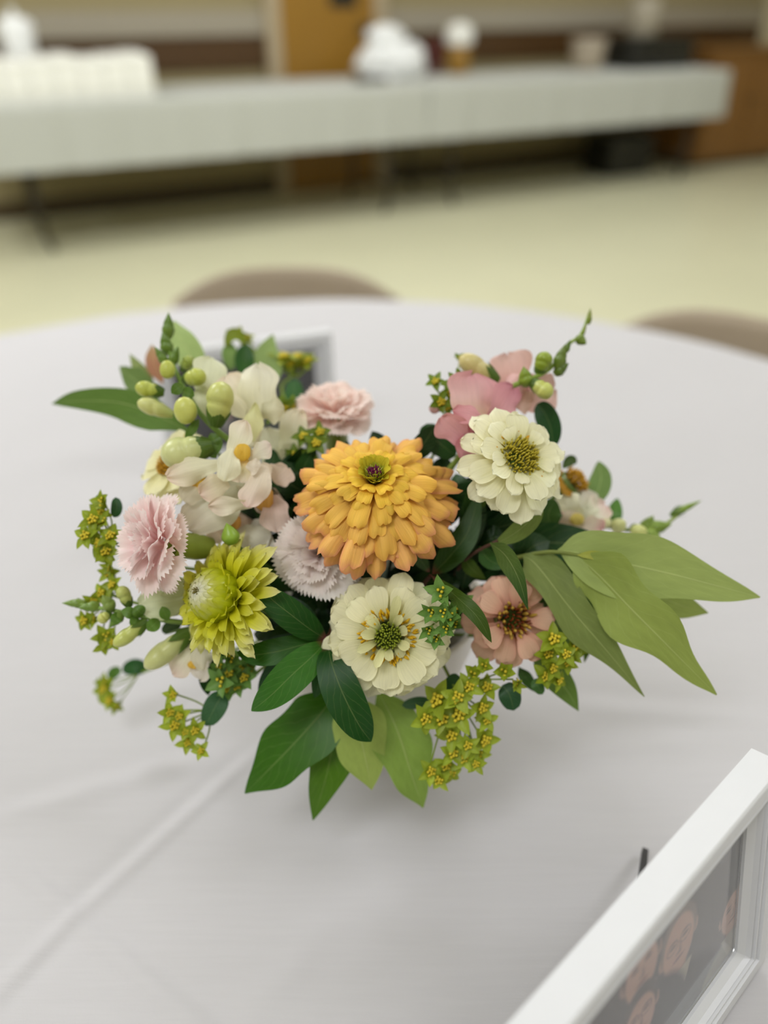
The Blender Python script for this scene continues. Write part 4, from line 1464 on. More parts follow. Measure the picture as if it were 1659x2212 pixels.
# lower left
th = sprig('leafy_branch', 'short branch with small dark leaves under the strawflower', (470, 1440, .47), LG, 'leaf branch')
wtwig(th, rooted(th, (600, 1400, .48), (520, 1430, .472), (478, 1440, .47)), .0014, .0008, (80, 100, 46))
sheet(th, 'leaf', [(490, 1408, .466), (462, 1430, .462), (448, 1465, .462), (450, 1502, .465)], 44, (26, 63, 16), M_LEAF_D, shape='lance', roll=.3)
sheet(th, 'leaf', [(392, 1345, .47), (372, 1352, .47), (350, 1365, .472)], 28, (53, 77, 36), M_LEAF_D, shape='oval')
# dark filling greenery deep inside the bouquet
r_ = np.random.default_rng(77)
for g in range(26):
    az = 2 * math.pi * g / (12 if g < 12 else 8) + .2
    k_ = 1.0 if g < 12 else .5
    cx, cy = 800 + 225 * k_ * math.cos(az), 1195 + 155 * k_ * math.sin(az)
    if g >= 20: cx, cy = ((1010, 1235), (1085, 1215), (610, 1150), (565, 1240), (640, 1060), (1050, 1120))[g - 20]
    th = sprig('filler_greenery', 'dark leaf tuft deep inside the bouquet near the foam', (cx, cy, .47), 'dark leaf tufts filling the bouquet', 'leaf tuft')
    wtwig(th, rooted(th, (cx * .5 + 400, cy * .5 + 630, .49), (cx, cy, .475)), .0016, .0010, (46, 60, 30))
    for k in range(8):
        a2 = az + r_.normal(0, .9)
        ln = r_.uniform(70, 130)
        p0 = (cx + r_.normal(0, 25), cy + r_.normal(0, 22))
        dd = r_.uniform(.470, .492)
        p2 = (p0[0] + ln * math.cos(a2), p0[1] + ln * math.sin(a2) * .8)
        if p2[1] > 1455: continue
        sheet(th, 'leaf', [(*p0, dd), ((p0[0] + p2[0]) / 2 + r_.normal(0, 8), (p0[1] + p2[1]) / 2 + r_.normal(0, 8), dd - .010), (*p2, dd - .004)],
              r_.uniform(40, 66), [(24, 56, 20), (34, 70, 26), (20, 48, 22)][k % 3], M_LEAF_D, shape='lance', roll=r_.normal(0, .5), nl=12, nw=5)


# ------------------------------------------------------------------ snapdragons
def bud(th, px, py, d, dx, dy, L, Wd, col, tow=0.25, base=None, sep=True, sepcol=(92, 122, 44), lobes=True, seed=0, parent=None, pointy=False):
    """closed bud: swollen skin with a folded cap, seated in pointed sepals"""
    s = d / FPX
    if col[0] < 150 and Wd < 40: pointy, L = True, L * 1.15
    ax = nrm(dx * RT - dy * UP - tow * FW)
    R = frame_of(ax, -FW if abs(np.dot(ax, FW)) < .85 else UP)
    c = W(px, py, d) - ax * L * s * .5
    l, w = L * s, Wd * s / 2
    n, m = 18, 19
    V, C = [], []
    for i in range(m):
        t = i / (m - 1)
        r = w * (.42 + .58 * math.sin(min(1, t / .62) * math.pi / 2) ** 1.3) * (1 if t < .62 else math.sqrt(max(0, 1 - ((t - .62) / .385) ** 2.2)))
        if pointy: r = w * (.55 + .45 * math.sin(min(1, t / .35) * math.pi / 2)) * (1 if t < .35 else max(0, 1 - ((t - .35) / .65) ** 1.5))
        r = max(r, w * .04)
        for k in range(n):
            a = 2 * math.pi * k / n
            rr = r * (1 + (.13 * math.cos(2 * a) * t if lobes else 0) - (.20 * math.exp(-((t - .52 - .06 * math.cos(2 * a)) / .06) ** 2) * (1 + math.cos(a)) / 2 if lobes else 0))
            V.append((rr * math.cos(a) + w * .25 * t * t * (1 if lobes else 0), rr * math.sin(a), t * l))
            q = np.clip(1 - t / .5, 0, 1)
            C.append(lin(col) * (1 - q * .6) + lin(base or (150, 172, 84)) * q * .6)
    F = [(i * n + k, i * n + (k + 1) % n, (i + 1) * n + (k + 1) % n, (i + 1) * n + k) for i in range(m - 1) for k in range(n)]
    F += [tuple(range(n))[::-1], tuple((m - 1) * n + k for k in range(n))]
    V = np.array(V)
    o = th.add('bud', V @ R.T + c, F, M_BUD, col=np.array(C), uv=V[:, :2] * 40, parent=parent)
    if sep:
        for k in range(5):
            Vp, Fp, T, Uu = petal(max(l * .48, w * 1.0), w * 1.0, 58 * D2R, 80 * D2R, base_w=.7, tip=.02, peak=.35, point=True, cup=.35, notch=0, nl=6, nw=5, seed=k)
            Vp = (Vp + [w * .42, 0, -l * .02]) @ rotz(k * 1.2566 + .4).T @ R.T + c
            th.add('sepal', Vp, Fp, M_BRACT, parent=o, col=lin(sepcol) * (.9 + .05 * k), uv=np.column_stack([Uu * .5 + .5, T]))
    return o


def lump(th, name, px, py, d, wpx, hpx, col, ratio=.6, parent=None, rot=0.0):
    """rounded swelling (the palate of an open bloom)"""
    s = d / FPX
    V, F = lathe([(math.sin(a), math.cos(a)) for a in np.linspace(.05, math.pi - .05, 10)], 14)
    c, sn = math.cos(rot), math.sin(rot)
    B = np.column_stack([RT * c + UP * sn, UP * c - RT * sn, -FW])
    V = V * [wpx * s * .40, hpx * s * .40, ratio * .7 * min(wpx, hpx) * s / 2]
    V[:, 2] -= .35 * ratio * min(wpx, hpx) * s * np.exp(-(V[:, 0] / (wpx * s * .10)) ** 2) * .5
    V[:, 0] *= 1 + .12 * np.sign(V[:, 0]) * np.abs(np.sin(V[:, 1] * 300))
    return th.add(name, V @ B.T + W(px, py, d), F, M_SNAP, parent=parent, col=lin(col), uv=V[:, :2] * 60)


def lobe(th, base, tip, d0, d1, w, col, tipcol=None, basecol=None, roll=0.0, cup=.5, arch=.05, wave=.055, parent=None, shape='round', name='petal', seed=None):
    mid = ((base[0] + tip[0]) / 2, (base[1] + tip[1]) / 2, (d0 + d1) / 2 - .002)
    rs = np.random.default_rng((seed or 0) + 500)
    roll = roll + rs.normal(0, .28)
    return sheet(th, name, [(*base, d0), mid, (*tip, d1)], w, col, M_SNAP, shape=shape, roll=roll, fold=.16 * (1 if rs.uniform() > .5 else -1), cup=cup * .40, arch=arch, wave=wave * 1.5, wk=1.1 + .5 * rs.uniform(), lip=.12 if cup < 0 else .05, ruf=.045, undul=.14,
                 nl=16, nw=13, tipcol=tipcol, basecol=basecol, parent=parent, seed=seed)


def stalk_pts(th, pts, r0, r1, col, seed=0):
    return wtwig(th, rooted(th, *pts), r0, r1, col, n=26)


SG = 'snapdragons in the bouquet'
CR, CRP, YEL = (234, 228, 198), (232, 210, 190), (240, 200, 76)
# tall cream snapdragon
th = sprig('snapdragon', 'tall cream snapdragon with a spire of green-yellow buds', (480, 945, .46), SG, 'flower')
stalk_pts(th, [(640, 1130, .485), (540, 985, .468), (480, 940, .458), (430, 890, .458), (388, 820, .468), (366, 760, .478), (363, 700, .485)], .0024, .0010, (120, 150, 66))
GB, YB = (104, 136, 48), (198, 206, 96)
for i, (x, y, d, dx, dy, L, w, c, tw, sp) in enumerate((
        (364, 703, .482, .1, -1, 48, 28, GB, .2, True), (358, 741, .478, -.15, -1, 44, 30, GB, .4, True), (347, 768, .474, -.6, -1, 38, 22, GB, .3, True),
        (378, 768, .474, .5, -1, 40, 24, GB, .3, True), (363, 802, .462, 0, -.2, 40, 36, YB, 1.2, True), (323, 842, .464, -1, -.15, 60, 38, YB, .35, True),
        (336, 882, .462, -1, -.35, 78, 40, (216, 218, 142), .3, False), (403, 890, .446, -.05, .1, 60, 54, (212, 216, 116), 1.1, True),
        (420, 816, .460, 1, -.1, 56, 42, YB, .4, True), (474, 872, .446, .25, -1, 98, 64, (214, 218, 132), .3, True),
        (402, 976, .440, -1, .30, 108, 76, (220, 224, 158), .35, True), (405, 786, .476, .7, -.8, 40, 30, (160, 176, 80), .3, True))):
    bud(th, x, y, d, dx, dy, L, w, c, tw, sep=sp, seed=i)
for (a, b, w) in (((430, 905), (400, 950), 20), ((455, 935), (470, 965), 26), ((478, 945), (456, 985), 24), ((440, 960), (468, 990), 22), ((395, 830), (370, 850), 26), ((392, 845), (420, 855), 30)):
    sheet(th, 'sepal', [(*a, .452), ((a[0] + b[0]) / 2, (a[1] + b[1]) / 2, .446), (*b, .447)], w, (86, 118, 40), M_BRACT, shape='lance', nl=8, nw=5)


def bloom(th, x, y, d, col, name='blossom', tube_to=None, w=34, yel=YEL, palate=None):
    """tube of an open bloom; lobes and palate are added to it as sub-parts"""
    q = tube_to or (x + 30, y + 40, d + .02)
    P = spline([W(*q), W((x + q[0]) / 2, (y + q[1]) / 2, (d + q[2]) / 2), W(x, y, d + .004)], 8)
    s = d / FPX
    V, F = tube(P, np.linspace(w * .32 * s, w * .55 * s, 8), 12, cap=False)
    o = th.add(name, V, F, M_SNAP, col=lin(col), uv=V[:, :2] * 40)
    if palate: lump(th, 'palate', *palate, yel, parent=o)
    return o


o = bloom(th, 548, 895, .466, CR, tube_to=(545, 965, .464), w=44)
lobe(th, (545, 900), (488, 812), .466, .470, 92, (237, 231, 201), (242, 227, 207), cup=.3, parent=o, seed=1)
lobe(th, (560, 905), (556, 786), .464, .468, 88, (244, 241, 213), (246, 243, 224), cup=-.6, parent=o, seed=2)
lobe(th, (562, 890), (614, 884), .464, .462, 56, (237, 233, 201), cup=-.8, parent=o, seed=3)
lobe(th, (547, 955), (552, 870), .457, .457, 38, (235, 233, 176), cup=-.8, shape='lance', parent=o)
o = bloom(th, 448, 845, .470, CR, tube_to=(452, 900, .470), w=30)
lobe(th, (440, 852), (456, 772), .470, .474, 70, (239, 241, 209), cup=.3, parent=o, seed=4)
lobe(th, (448, 895), (430, 838), .468, .470, 44, (237, 239, 201), cup=-.3, parent=o, seed=5)
o = bloom(th, 522, 980, .440, CR, tube_to=(548, 1010, .462), w=46, palate=(523, 977, .434, 46, 50))
lobe(th, (500, 985), (531, 908), .438, .434, 50, (242, 239, 213), (244, 229, 213), cup=-.5, parent=o, seed=6)
lobe(th, (506, 965), (484, 1040), .436, .430, 50, (242, 239, 211), cup=-.5, parent=o, seed=7)
lobe(th, (538, 985), (586, 962), .438, .434, 44, (244, 239, 217), (242, 223, 211), cup=-.7, parent=o, seed=8)
lobe(th, (524, 992), (518, 1042), .438, .436, 60, (242, 231, 189), (242, 227, 207), basecol=(239, 196, 86), cup=-.4, parent=o, seed=9)
lobe(th, (535, 1000), (560, 1012), .434, .432, 36, (242, 231, 213), cup=-.5, parent=o, seed=10)
o = bloom(th, 432, 1035, .444, CR, tube_to=(500, 1060, .470), w=46, palate=(426, 1040, .437, 52, 36))
lobe(th, (472, 1002), (360, 1030), .436, .430, 56, (237, 233, 203), (237, 219, 201), cup=-.6, parent=o, seed=11)
lobe(th, (492, 1040), (432, 1068), .436, .430, 58, (235, 225, 197), (237, 212, 197), cup=-.6, parent=o, seed=12)
lobe(th, (440, 1040), (396, 1082), .440, .436, 50, (239, 231, 205), basecol=(242, 200, 97), cup=-.5, parent=o, seed=13)
o = bloom(th, 505, 1075, .450, (214, 208, 176), tube_to=(585, 1060, .474), w=60)
lobe(th, (528, 1050), (404, 1142), .452, .440, 96, (225, 225, 197), (235, 223, 205), cup=-.7, parent=o, seed=14)
lobe(th, (578, 1000), (532, 1096), .440, .430, 58, (242, 229, 209), (244, 221, 211), cup=-.8, parent=o, seed=15)
lobe(th, (545, 1088), (450, 1092), .434, .430, 40, (239, 233, 209), (242, 225, 209), cup=-.6, parent=o, seed=16)
# peach-throated bloom lower on the same stalk side
th = sprig('snapdragon', 'blush snapdragon bloom with an apricot throat left of the golden zinnia', (575, 1090, .455), SG, 'flower')
stalk_pts(th, [(660, 1200, .48), (610, 1130, .465), (585, 1095, .46)], .0020, .0014, (120, 146, 70))
o = bloom(th, 575, 1080, .452, CRP, tube_to=(620, 1120, .475), w=60, palate=(568, 1075, .446, 56, 74), yel=(234, 184, 96))
lobe(th, (590, 1040), (622, 1010), .452, .452, 60, (242, 221, 205), cup=-.4, parent=o, seed=21)
lobe(th, (588, 1070), (600, 1150), .450, .446, 64, (239, 210, 197), (246, 225, 213), cup=-.5, parent=o, seed=22)
o = bloom(th, 500, 1125, .456, CRP, tube_to=(560, 1150, .475), w=50, palate=(497, 1128, .450, 60, 50), yel=(230, 178, 92))
lobe(th, (520, 1140), (560, 1200), .454, .450, 84, (225, 221, 203), (233, 229, 215), cup=-.4, parent=o, seed=23)
lobe(th, (480, 1135), (452, 1165), .456, .452, 54, (237, 216, 193), cup=-.4, parent=o, seed=24)
lobe(th, (560, 1120), (548, 1215), .458, .452, 80, (227, 223, 207), (235, 231, 220), cup=-.3, parent=o, seed=25)
# cream bloom behind
th = sprig('snapdragon', 'cream snapdragon blooms between the tall spire and the rear pink carnation', (600, 960, .48), SG, 'flower')
stalk_pts(th, [(690, 1130, .49), (640, 1040, .485), (610, 980, .482)], .0020, .0014, (120, 146, 70))
o = bloom(th, 600, 990, .48, CR, tube_to=(625, 1040, .487), w=50)
lobe(th, (600, 1045), (576, 925), .482, .486, 78, (217, 219, 186), (233, 231, 205), cup=.2, parent=o, seed=31)
lobe(th, (612, 1000), (648, 884), .482, .488, 60, (229, 227, 195), (242, 235, 213), cup=.2, parent=o, seed=32)
lobe(th, (618, 1030), (640, 960), .480, .482, 56, (208, 206, 169), cup=.2, parent=o, seed=33)
# small carnation bud
th = sprig('carnation', 'closed green carnation bud above the strawflower', (497, 1155, .43), 'carnations in the bouquet', 'flower bud')
stalk_pts(th, [(600, 1240, .47), (540, 1200, .445), (508, 1175, .432)], .0013, .0011, (100, 130, 50))
bud(th, 496, 1152, .428, -.25, -1, 48, 40, (150, 184, 64), .3, base=(120, 160, 60), lobes=False, sep=False, pointy=True)
# pink snapdragon
th = sprig('snapdragon', 'rose pink snapdragon with a bent green tip', (1050, 880, .46), SG, 'flower')
stalk_pts(th, [(920, 1100, .49), (1010, 960, .475), (1050, 880, .468), (1090, 842, .464), (1156, 815, .466), (1196, 789, .47), (1217, 756, .474), (1232, 740, .478), (1250, 728, .482), (1262, 708, .484), (1271, 680, .486)], .0022, .0007, (140, 164, 70))
PK, PKL = (232, 172, 180), (238, 196, 192)
o = bloom(th, 1040, 895, .456, PKL, tube_to=(1055, 930, .47), w=60, palate=(1010, 922, .446, 50, 46), yel=(212, 136, 148))
lobe(th, (1030, 905), (1022, 808), .452, .458, 128, PKL, PK, basecol=(235, 206, 176), cup=-.35, parent=o, seed=41, roll=.1)
lobe(th, (1062, 905), (1108, 836), .454, .460, 76, PK, (217, 148, 163), cup=-.3, parent=o, seed=42)
lobe(th, (1040, 906), (978, 886), .446, .440, 40, PK, (221, 155, 161), cup=-.7, parent=o, seed=43)
lobe(th, (1006, 952), (952, 900), .448, .444, 66, PK, (229, 173, 173), cup=-.3, parent=o, seed=44)
lobe(th, (1012, 935), (1000, 992), .448, .446, 44, (217, 142, 153), PK, cup=-.3, parent=o, seed=45)
o = bloom(th, 1118, 830, .478, PKL, tube_to=(1085, 870, .474), w=50)
lobe(th, (1112, 850), (1096, 764), .482, .490, 92, (223, 177, 167), (217, 182, 173), cup=.2, parent=o, seed=46)
lobe(th, (1115, 862), (1198, 838), .482, .486, 82, (225, 182, 171), (221, 186, 175), cup=.2, parent=o, seed=47)
lobe(th, (1110, 862), (1150, 870), .480, .480, 50, (225, 190, 173), cup=.2, parent=o, seed=48)
for i, (x, y, d, dx, dy, L, w, c, tw, sp) in enumerate((
        (1033, 798, .474, -1, -.62, 98, 50, (222, 208, 142), .1, True), (1134, 812, .462, -.3, -1, 40, 34, (140, 164, 56), .5, True),
        (1172, 784, .466, .35, -1, 50, 40, (150, 170, 56), .3, True), (1170, 840, .458, .8, .7, 58, 40, (206, 212, 116), .5, True),
        (1212, 770, .468, .25, -1, 46, 30, (110, 132, 56), .3, True), (1214, 796, .470, .5, -.4, 34, 26, (100, 124, 50), .4, True),
        (1226, 748, .474, .4, -1, 26, 16, (96, 122, 46), .2, False), (1257, 737, .480, .4, .5, 26, 24, (116, 140, 44), .4, True), (1273, 683, .486, .1, -1, 30, 13, (140, 152, 60), .1, False),
        (1262, 712, .484, .35, -1, 26, 9, (140, 152, 60), .1, False))):
    bud(th, x, y, d, dx, dy, L, w, c, tw, sep=sp, base=(130, 156, 60))
lump(th, 'petal', 938, 882, .47, 30, 30, (216, 176, 170))
# lower-left snapdragon lying out sideways
th = sprig('snapdragon', 'budding snapdragon lying outward below the blush pink carnation', (400, 1345, .45), SG, 'flower')
stalk_pts(th, [(600, 1330, .48), (470, 1350, .465), (400, 1345, .452), (330, 1336, .446), (266, 1323, .444), (208, 1312, .448), (158, 1303, .452)], .0021, .0010, (134, 162, 82))
for i, (x, y, d, dx, dy, L, w, c, tw, sp) in enumerate((
        (160, 1303, .452, -1, -.05, 42, 22, (124, 154, 60), .2, True), (192, 1311, .447, -1, .05, 38, 26, (116, 148, 56), .4, True), (232, 1300, .442, -.4, -1, 36, 30, (140, 164, 80), .5, True),
        (270, 1288, .442, -.35, -1, 50, 32, (196, 206, 116), .3, True), (226, 1333, .441, -.6, .5, 32, 26, (210, 214, 120), .4, True), (282, 1368, .440, -.8, .62, 84, 36, (204, 212, 118), .3, True),
        (364, 1402, .446, -.8, .65, 122, 52, (216, 220, 150), .25, True), (250, 1340, .442, -.5, .7, 34, 28, (110, 146, 56), .3, True))):
    bud(th, x, y, d, dx, dy, L, w, c, tw, sep=sp)
for (a, b, w) in (((300, 1330), (262, 1318), 26), ((310, 1330), (290, 1310), 30), ((345, 1338), (318, 1362), 30), ((262, 1325), (240, 1345), 24), ((362, 1340), (350, 1310), 24), ((300, 1335), (282, 1352), 24)):
    sheet(th, 'sepal', [(*a, .444), ((a[0] + b[0]) / 2, (a[1] + b[1]) / 2, .438), (*b, .439)], w, (98, 136, 48), M_BRACT, shape='lance', nl=8, nw=5)
o = bloom(th, 410, 1405, .452, CR, tube_to=(440, 1370, .462), w=50, palate=(418, 1436, .447, 34, 24))
lobe(th, (420, 1400), (374, 1458), .450, .450, 50, (242, 237, 209), (244, 221, 207), cup=-.4, parent=o, seed=51)
lobe(th, (438, 1390), (440, 1446), .450, .448, 52, (244, 239, 215), cup=-.4, parent=o, seed=52)
lobe(th, (440, 1420), (434, 1468), .452, .452, 40, (244, 235, 222), cup=-.3, parent=o, seed=53)
o = bloom(th, 345, 1290, .454, (206, 210, 160), tube_to=(410, 1300, .462), w=50)
lobe(th, (410, 1296), (300, 1306), .452, .448, 72, (219, 227, 178), (229, 233, 197), cup=-.4, parent=o, seed=54)
lobe(th, (400, 1250), (370, 1330), .456, .452, 80, (206, 210, 155), (227, 231, 193), cup=-.4, parent=o, seed=55)
# right rear snapdragon
th = sprig('snapdragon', 'white and rose snapdragon reaching out behind the dark glossy leaves', (1240, 1110, .50), SG, 'flower')
stalk_pts(th, [(1000, 1220, .50), (1150, 1150, .50), (1260, 1130, .505), (1360, 1145, .508), (1430, 1135, .512), (1470, 1108, .515), (1508, 1084, .518)], .0021, .0009, (140, 160, 76))
o = bloom(th, 1240, 1115, .495, (232, 220, 196), tube_to=(1200, 1140, .50), w=60, palate=(1246, 1122, .488, 40, 34), yel=(224, 206, 110))
lobe(th, (1240, 1130), (1215, 1070), .495, .495, 70, (244, 243, 215), cup=-.3, parent=o, seed=61)
lobe(th, (1250, 1125), (1262, 1058), .495, .497, 74, (246, 245, 222), (244, 237, 224), cup=-.3, parent=o, seed=62)
lobe(th, (1265, 1125), (1306, 1090), .496, .498, 66, (246, 243, 224), (239, 212, 207), cup=-.3, parent=o, seed=63)
lobe(th, (1260, 1130), (1300, 1145), .494, .494, 50, (242, 227, 209), (235, 179, 182), cup=-.3, parent=o, seed=64)
lobe(th, (1230, 1130), (1180, 1135), .496, .496, 60, (233, 194, 188), (225, 175, 173), cup=-.3, parent=o, seed=65)
o = bloom(th, 1170, 1195, .482, PKL, tube_to=(1120, 1190, .49), w=60)
lobe(th, (1110, 1180), (1200, 1260), .482, .478, 70, (206, 136, 138), (219, 155, 153), cup=-.3, parent=o, seed=66)
lobe(th, (1160, 1200), (1300, 1252), .484, .480, 66, (217, 150, 148), (229, 169, 165), cup=-.3, parent=o, seed=67)
lobe(th, (1120, 1160), (1180, 1140), .486, .486, 60, (217, 159, 155), cup=-.3, parent=o, seed=68)
for i, (x, y, d, dx, dy, L, w, c, tw, sp) in enumerate((
        (1334, 1136, .500, .2, .4, 36, 34, (220, 222, 156), .8, True), (1378, 1150, .502, .2, .5, 42, 38, (214, 218, 140), .7, True), (1412, 1160, .506, .5, .5, 44, 34, (140, 164, 70), .4, True),
        (1424, 1138, .508, .8, -.2, 46, 36, (124, 150, 54), .3, True), (1400, 1130, .51, .4, -.8, 36, 30, (120, 146, 52), .3, True), (1482, 1097, .515, 1, -.5, 62, 17, (128, 156, 54), .1, True), (1305, 1130, .50, .4, -.5, 34, 30, (224, 222, 170), .5, True))):
    bud(th, x, y, d, dx, dy, L, w, c, tw, sep=sp)
sheet(th, 'leaf', [(1330, 1140, .515), (1328, 1110, .515), (1334, 1076, .52)], 32, (84, 128, 50), M_BRACT, shape='lance')


# ------------------------------------------------------------------ bupleurum
def bup_head(th, x, y, d, size, n, col, beads=True, seed=0, k=5, spin=None, closed=0.0, bead_col=((160, 150, 24), (226, 206, 60))):
    """a ring of pointed bracts around a cushion of tiny yellow flowers"""
    r_ = np.random.default_rng(seed)
    s = d / FPX
    R = frame_of(n)
    c = W(x, y, d)
    rad = size * 1.18 * s / 2
    V, F, C = [], [], []
    nb = 9 if beads else 4
    parts = []
    for i in range(nb):
        a = i * 2.39996
        rr = rad * .36 * math.sqrt((i + .3) / nb)
        p = np.array([rr * math.cos(a), rr * math.sin(a), rad * .30 + rad * .1 * r_.uniform()])
        q = rad * .115
        for (ra, zz) in ((q * .45, -rad * .30), (q * .7, -q * .6), (q * 1.1, 0), (q * .75, q * .7)):
            for kk in range(5):
                an = kk * 1.2566 + i
                V.append(p + [ra * math.cos(an), ra * math.sin(an), zz])
                w_ = np.clip((zz + q) / (1.6 * q), 0, 1)
                C.append(lin(bead_col[0]) * (1 - w_) + lin(bead_col[1]) * w_)
        k0 = len(V) - 20
        for lv in range(3):
            F += [(k0 + lv * 5 + kk, k0 + lv * 5 + (kk + 1) % 5, k0 + lv * 5 + 5 + (kk + 1) % 5, k0 + lv * 5 + 5 + kk) for kk in range(5)]
        F.append(tuple(k0 + 15 + kk for kk in range(5)))
    V = np.array(V)
    o = th.add('flower_head', V @ R.T + c, F, M_DISC, col=np.array(C), uv=V[:, :2] * 50)
    sp = r_.uniform(0, 6.28) if spin is None else spin
    for i in range(k):
        Vp, Fp, T, Uu = petal(rad * r_.uniform(1.1, 1.35), rad * r_.uniform(.66, .82), (26 + 44 * closed) * D2R, (-4 + 78 * closed + r_.normal(0, 14)) * D2R, base_w=.3, tip=.01, peak=.38, point=True, cup=.4, notch=0, nl=7, nw=5, seed=i)
        Vp = Vp @ rotz(sp + i * 2 * math.pi / k + r_.normal(0, .12)).T @ R.T + c
        cc = np.clip(lin(col) * (1 + r_.normal(0, .08)), 0, 1)
        th.add('bract', Vp, Fp, M_BRACT, parent=o, col=cc, uv=np.column_stack([Uu * .5 + .5, T]))
    return o


BG = 'hare\'s ear sprays in the bouquet'


def bup(label, hub, d, heads, size, col, dirn=(0, .35, .9), beads=True, leaves=(), closed=0.0, k=5, via=None, thin=.0005):
    th = sprig('bupleurum_spray', label, (*hub, d), BG, 'flower spray')
    path = rooted(th, *(via or []), (*hub, d))
    wtwig(th, path, .0013, .0009, (124, 148, 50))
    hubw = W(*hub, d)
    r_ = np.random.default_rng(int(hub[0] * 3 + hub[1]))
    for i, h in enumerate(heads):
        x, y = h[:2]
        dd = (h[2] if len(h) > 2 else d) + r_.normal(0, .0025)
        sz = (h[3] if len(h) > 3 else size) * r_.uniform(.9, 1.1)
        n = camdir(dirn[0] + r_.normal(0, .28), dirn[1] + r_.normal(0, .28), dirn[2])
        hc = W(x, y, dd)
        P = spline([hubw, (hubw + hc) / 2 - n * .004, hc - n * .001], 7)
        V, F = tube(P, thin, 5)
        th.add('ray', V, F, M_STEM, col=lin((130, 152, 48)), uv=V[:, :2] * 30)
        bup_head(th, x, y, dd, sz, n, col, beads=beads if not (len(h) > 4) else h[4], seed=int(x * 7 + y), k=k, closed=closed if not (len(h) > 5) else h[5])
    for (pts, w, c) in leaves:
        sheet(th, 'leaf', pts, w, c, M_LEAF_D if sum(c) < 220 else M_BRACT, shape='oval', nl=12, nw=7)
    return th


YG, YG2, GG = (164, 182, 52), (150, 168, 40), (116, 158, 76)
bup('big yellow-green spray hanging below the cream green-eyed zinnia', (985, 1490), .448,
    [(949, 1515, .438, 66), (984, 1506, .436, 66), (951, 1552, .438, 66), (992, 1542, .436, 66), (918, 1552, .440, 60), (976, 1588, .438, 62), (1012, 1484, .440, 50), (1051, 1488, .442, 54),
     (1037, 1527, .440, 54), (1043, 1596, .444, 54), (1010, 1610, .442, 48), (976, 1628, .442, 50), (1001, 1640, .443, 42), (1028, 1628, .444, 46), (1030, 1650, .446, 40),
     (963, 1652, .444, 48), (927, 1667, .446, 46), (951, 1682, .446, 44), (972, 1668, .446, 40), (1050, 1556, .445, 46),
     (1022, 1458, .440, 50, False, .7), (1048, 1440, .442, 50, False, .7), (1088, 1450, .440, 60, False, .7), (1110, 1470, .443, 46, False, .7)],
    56, YG, dirn=(0, .15, 1), via=[(930, 1400, .475)],
    leaves=(([(1085, 1480, .450), (1100, 1500, .447), (1110, 1535, .449)], 48, (46, 84, 50)), ([(940, 1520, .456), (905, 1518, .454), (868, 1524, .456)], 26, (60, 98, 64)),
            ([(1000, 1470, .452), (985, 1480, .450), (970, 1500, .452)], 50, (54, 92, 50))))
bup('yellow-green spray beside the peach zinnia', (1180, 1420), .448,
    [(1193, 1382, .438, 56), (1242, 1394, .440, 54), (1182, 1416, .437, 50), (1218, 1413, .437, 46), (1226, 1432, .438, 40), (1190, 1443, .438, 46), (1178, 1460, .440, 50), (1203, 1468, .440, 44), (1236, 1420, .443, 40)],
    50, YG2, dirn=(.1, .15, 1), via=[(1080, 1380, .475)], leaves=(([(1150, 1470, .45), (1160, 1480, .448), (1172, 1500, .45)], 26, (70, 110, 52)),))
bup('leafy green spray resting on the edge of the cream green-eyed zinnia', (975, 1330), .436,
    [(955, 1280, .414, 60, False, .45), (936, 1320, .412, 50, False, .5), (958, 1322, .410, 50, False, .5), (926, 1358, .411, 44, False, .6), (944, 1376, .411, 44, False, .6), (972, 1336, .412, 50, False, .4), (966, 1358, .412, 46, False, .5),
     (988, 1324, .416, 50, False, .4), (1000, 1300, .430, 44, False, .3), (985, 1350, .428, 44, False, .4)],
    48, GG, dirn=(-.2, .1, 1), beads=False, via=[(900, 1310, .470)])
bup('yellow-green spray standing above the blush pink carnation', (236, 1165), .452,
    [(224, 1086, .450, 46, False, .3), (218, 1108, .447, 46), (201, 1124, .446, 46), (222, 1128, .444, 48), (187, 1158, .446, 44), (218, 1174, .444, 50), (205, 1150, .445, 44), (240, 1160, .446, 48), (228, 1194, .447, 46), (240, 1204, .45, 40, False, .3)],
    46, YG2, dirn=(-.25, .25, .9), via=[(520, 1250, .48), (330, 1215, .468)], leaves=(([(246, 1118, .455), (252, 1098, .454), (250, 1074, .456)], 24, (40, 84, 40)), ([(228, 1100, .455), (215, 1085, .455), (222, 1068, .457)], 24, (84, 126, 34))))
bup('yellow-green spray peeking out under the blush pink carnation', (240, 1285), .462,
    [(237, 1238, .458, 40), (245, 1264, .456, 40), (201, 1295, .458, 40), (186, 1340, .458, 42), (231, 1375, .458, 44, False, .3), (222, 1392, .460, 38), (238, 1225, .46, 36, False, .3), (222, 1280, .456, 42), (206, 1336, .458, 40, False, .3), (245, 1385, .458, 34)],
    40, YG2, dirn=(-.25, .1, .9), via=[(500, 1320, .485), (330, 1310, .47)])
bup('small yellow-green spray hanging low with one oval grey-green leaf', (456, 1535), .462,
    [(378, 1500, .456, 44, True, .5), (366, 1538, .454, 44), (376, 1568, .453, 44), (390, 1545, .454, 40), (422, 1577, .455, 46), (404, 1603, .455, 42), (436, 1622, .457, 36), (400, 1580, .456, 36)],
    42, YG, dirn=(-.1, .2, .95), via=[(600, 1420, .485), (500, 1500, .468)],
    leaves=(([(484, 1495, .460), (466, 1525, .456), (444, 1568, .457)], 50, (58, 98, 62)),))
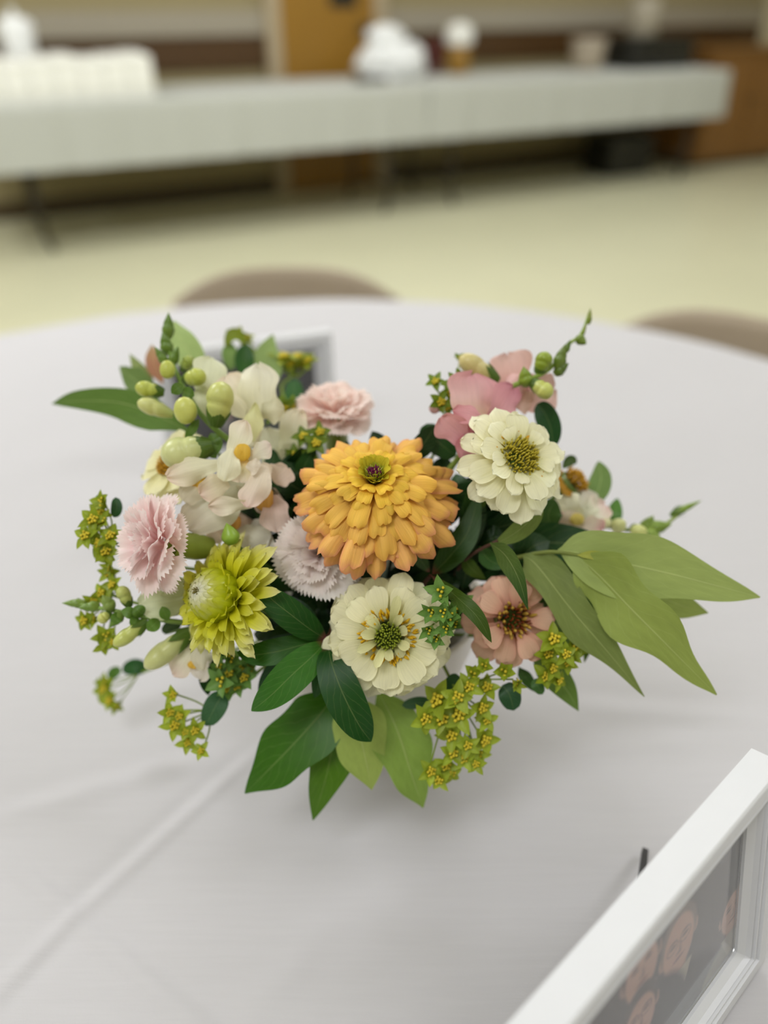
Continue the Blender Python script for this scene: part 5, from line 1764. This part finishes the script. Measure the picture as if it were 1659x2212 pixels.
bup('blurred low spray with dark oval leaves behind the lower snapdragon', (300, 1455), .545,
    [(226, 1490, .55, 44), (240, 1512, .55, 44), (228, 1475, .55, 36, False, .3), (250, 1526, .552, 30)],
    40, YG2, dirn=(-.2, .1, .95), via=[(520, 1400, .505), (400, 1420, .525)],
    leaves=(([(318, 1448, .545), (292, 1440, .543), (264, 1450, .546)], 34, (36, 84, 36)), ([(262, 1452, .548), (248, 1452, .548), (236, 1466, .55)], 24, (74, 116, 36))))
bup('leafy spray tucked below the strawflower', (520, 1450), .464,
    [(496, 1424, .452, 54, False, .4), (478, 1446, .450, 50, False, .4), (481, 1470, .450, 54, False, .4), (500, 1452, .452, 44), (526, 1446, .454, 46), (530, 1466, .455, 42), (514, 1480, .455, 42), (496, 1492, .456, 40), (540, 1440, .456, 40)],
    48, GG, dirn=(-.2, .1, 1), via=[(620, 1400, .48)])
bup('dark green spray behind the pink snapdragon', (970, 900), .475,
        [(941, 828, .468, 42), (984, 832, .466, 50), (949, 870, .466, 44), (975, 850, .467, 40), (965, 880, .468, 36), (996, 815, .469, 34), (992, 776, .49, 24, False, .5)],
        42, (116, 142, 38), dirn=(-.1, .3, .9), via=[(900, 1080, .50)])
bup('green spray just behind the golden zinnia and rear carnation', (665, 960), .482,
    [(655, 945, .474, 46), (680, 960, .472, 44), (640, 985, .474, 46), (665, 990, .472, 44), (690, 935, .474, 40), (610, 885, .500, 50), (596, 900, .498, 44), (632, 880, .502, 44), (615, 905, .498, 40)],
    44, (110, 134, 34), dirn=(0, .3, .9), via=[(740, 1100, .495)])
bup('blurred yellow-green spray before the rear picture frame', (632, 810), .565,
    [(612, 778, .566, 52), (640, 780, .566, 56), (664, 786, .568, 48), (630, 792, .566, 44), (652, 796, .568, 44), (512, 728, .57, 44, False, .2), (528, 735, .57, 40)],
    46, (146, 158, 30), dirn=(.1, .75, .6), via=[(690, 1000, .51), (610, 850, .555)], thin=.0009)
bup('dark green spray between the peach zinnia and the long pale leaves', (1170, 1290), .462,
    [(1165, 1275, .456, 40), (1185, 1270, .456, 40), (1178, 1292, .454, 38), (1195, 1285, .456, 36)],
    38, (64, 100, 36), dirn=(0, .2, .95), via=[(1060, 1260, .478)], beads=False)
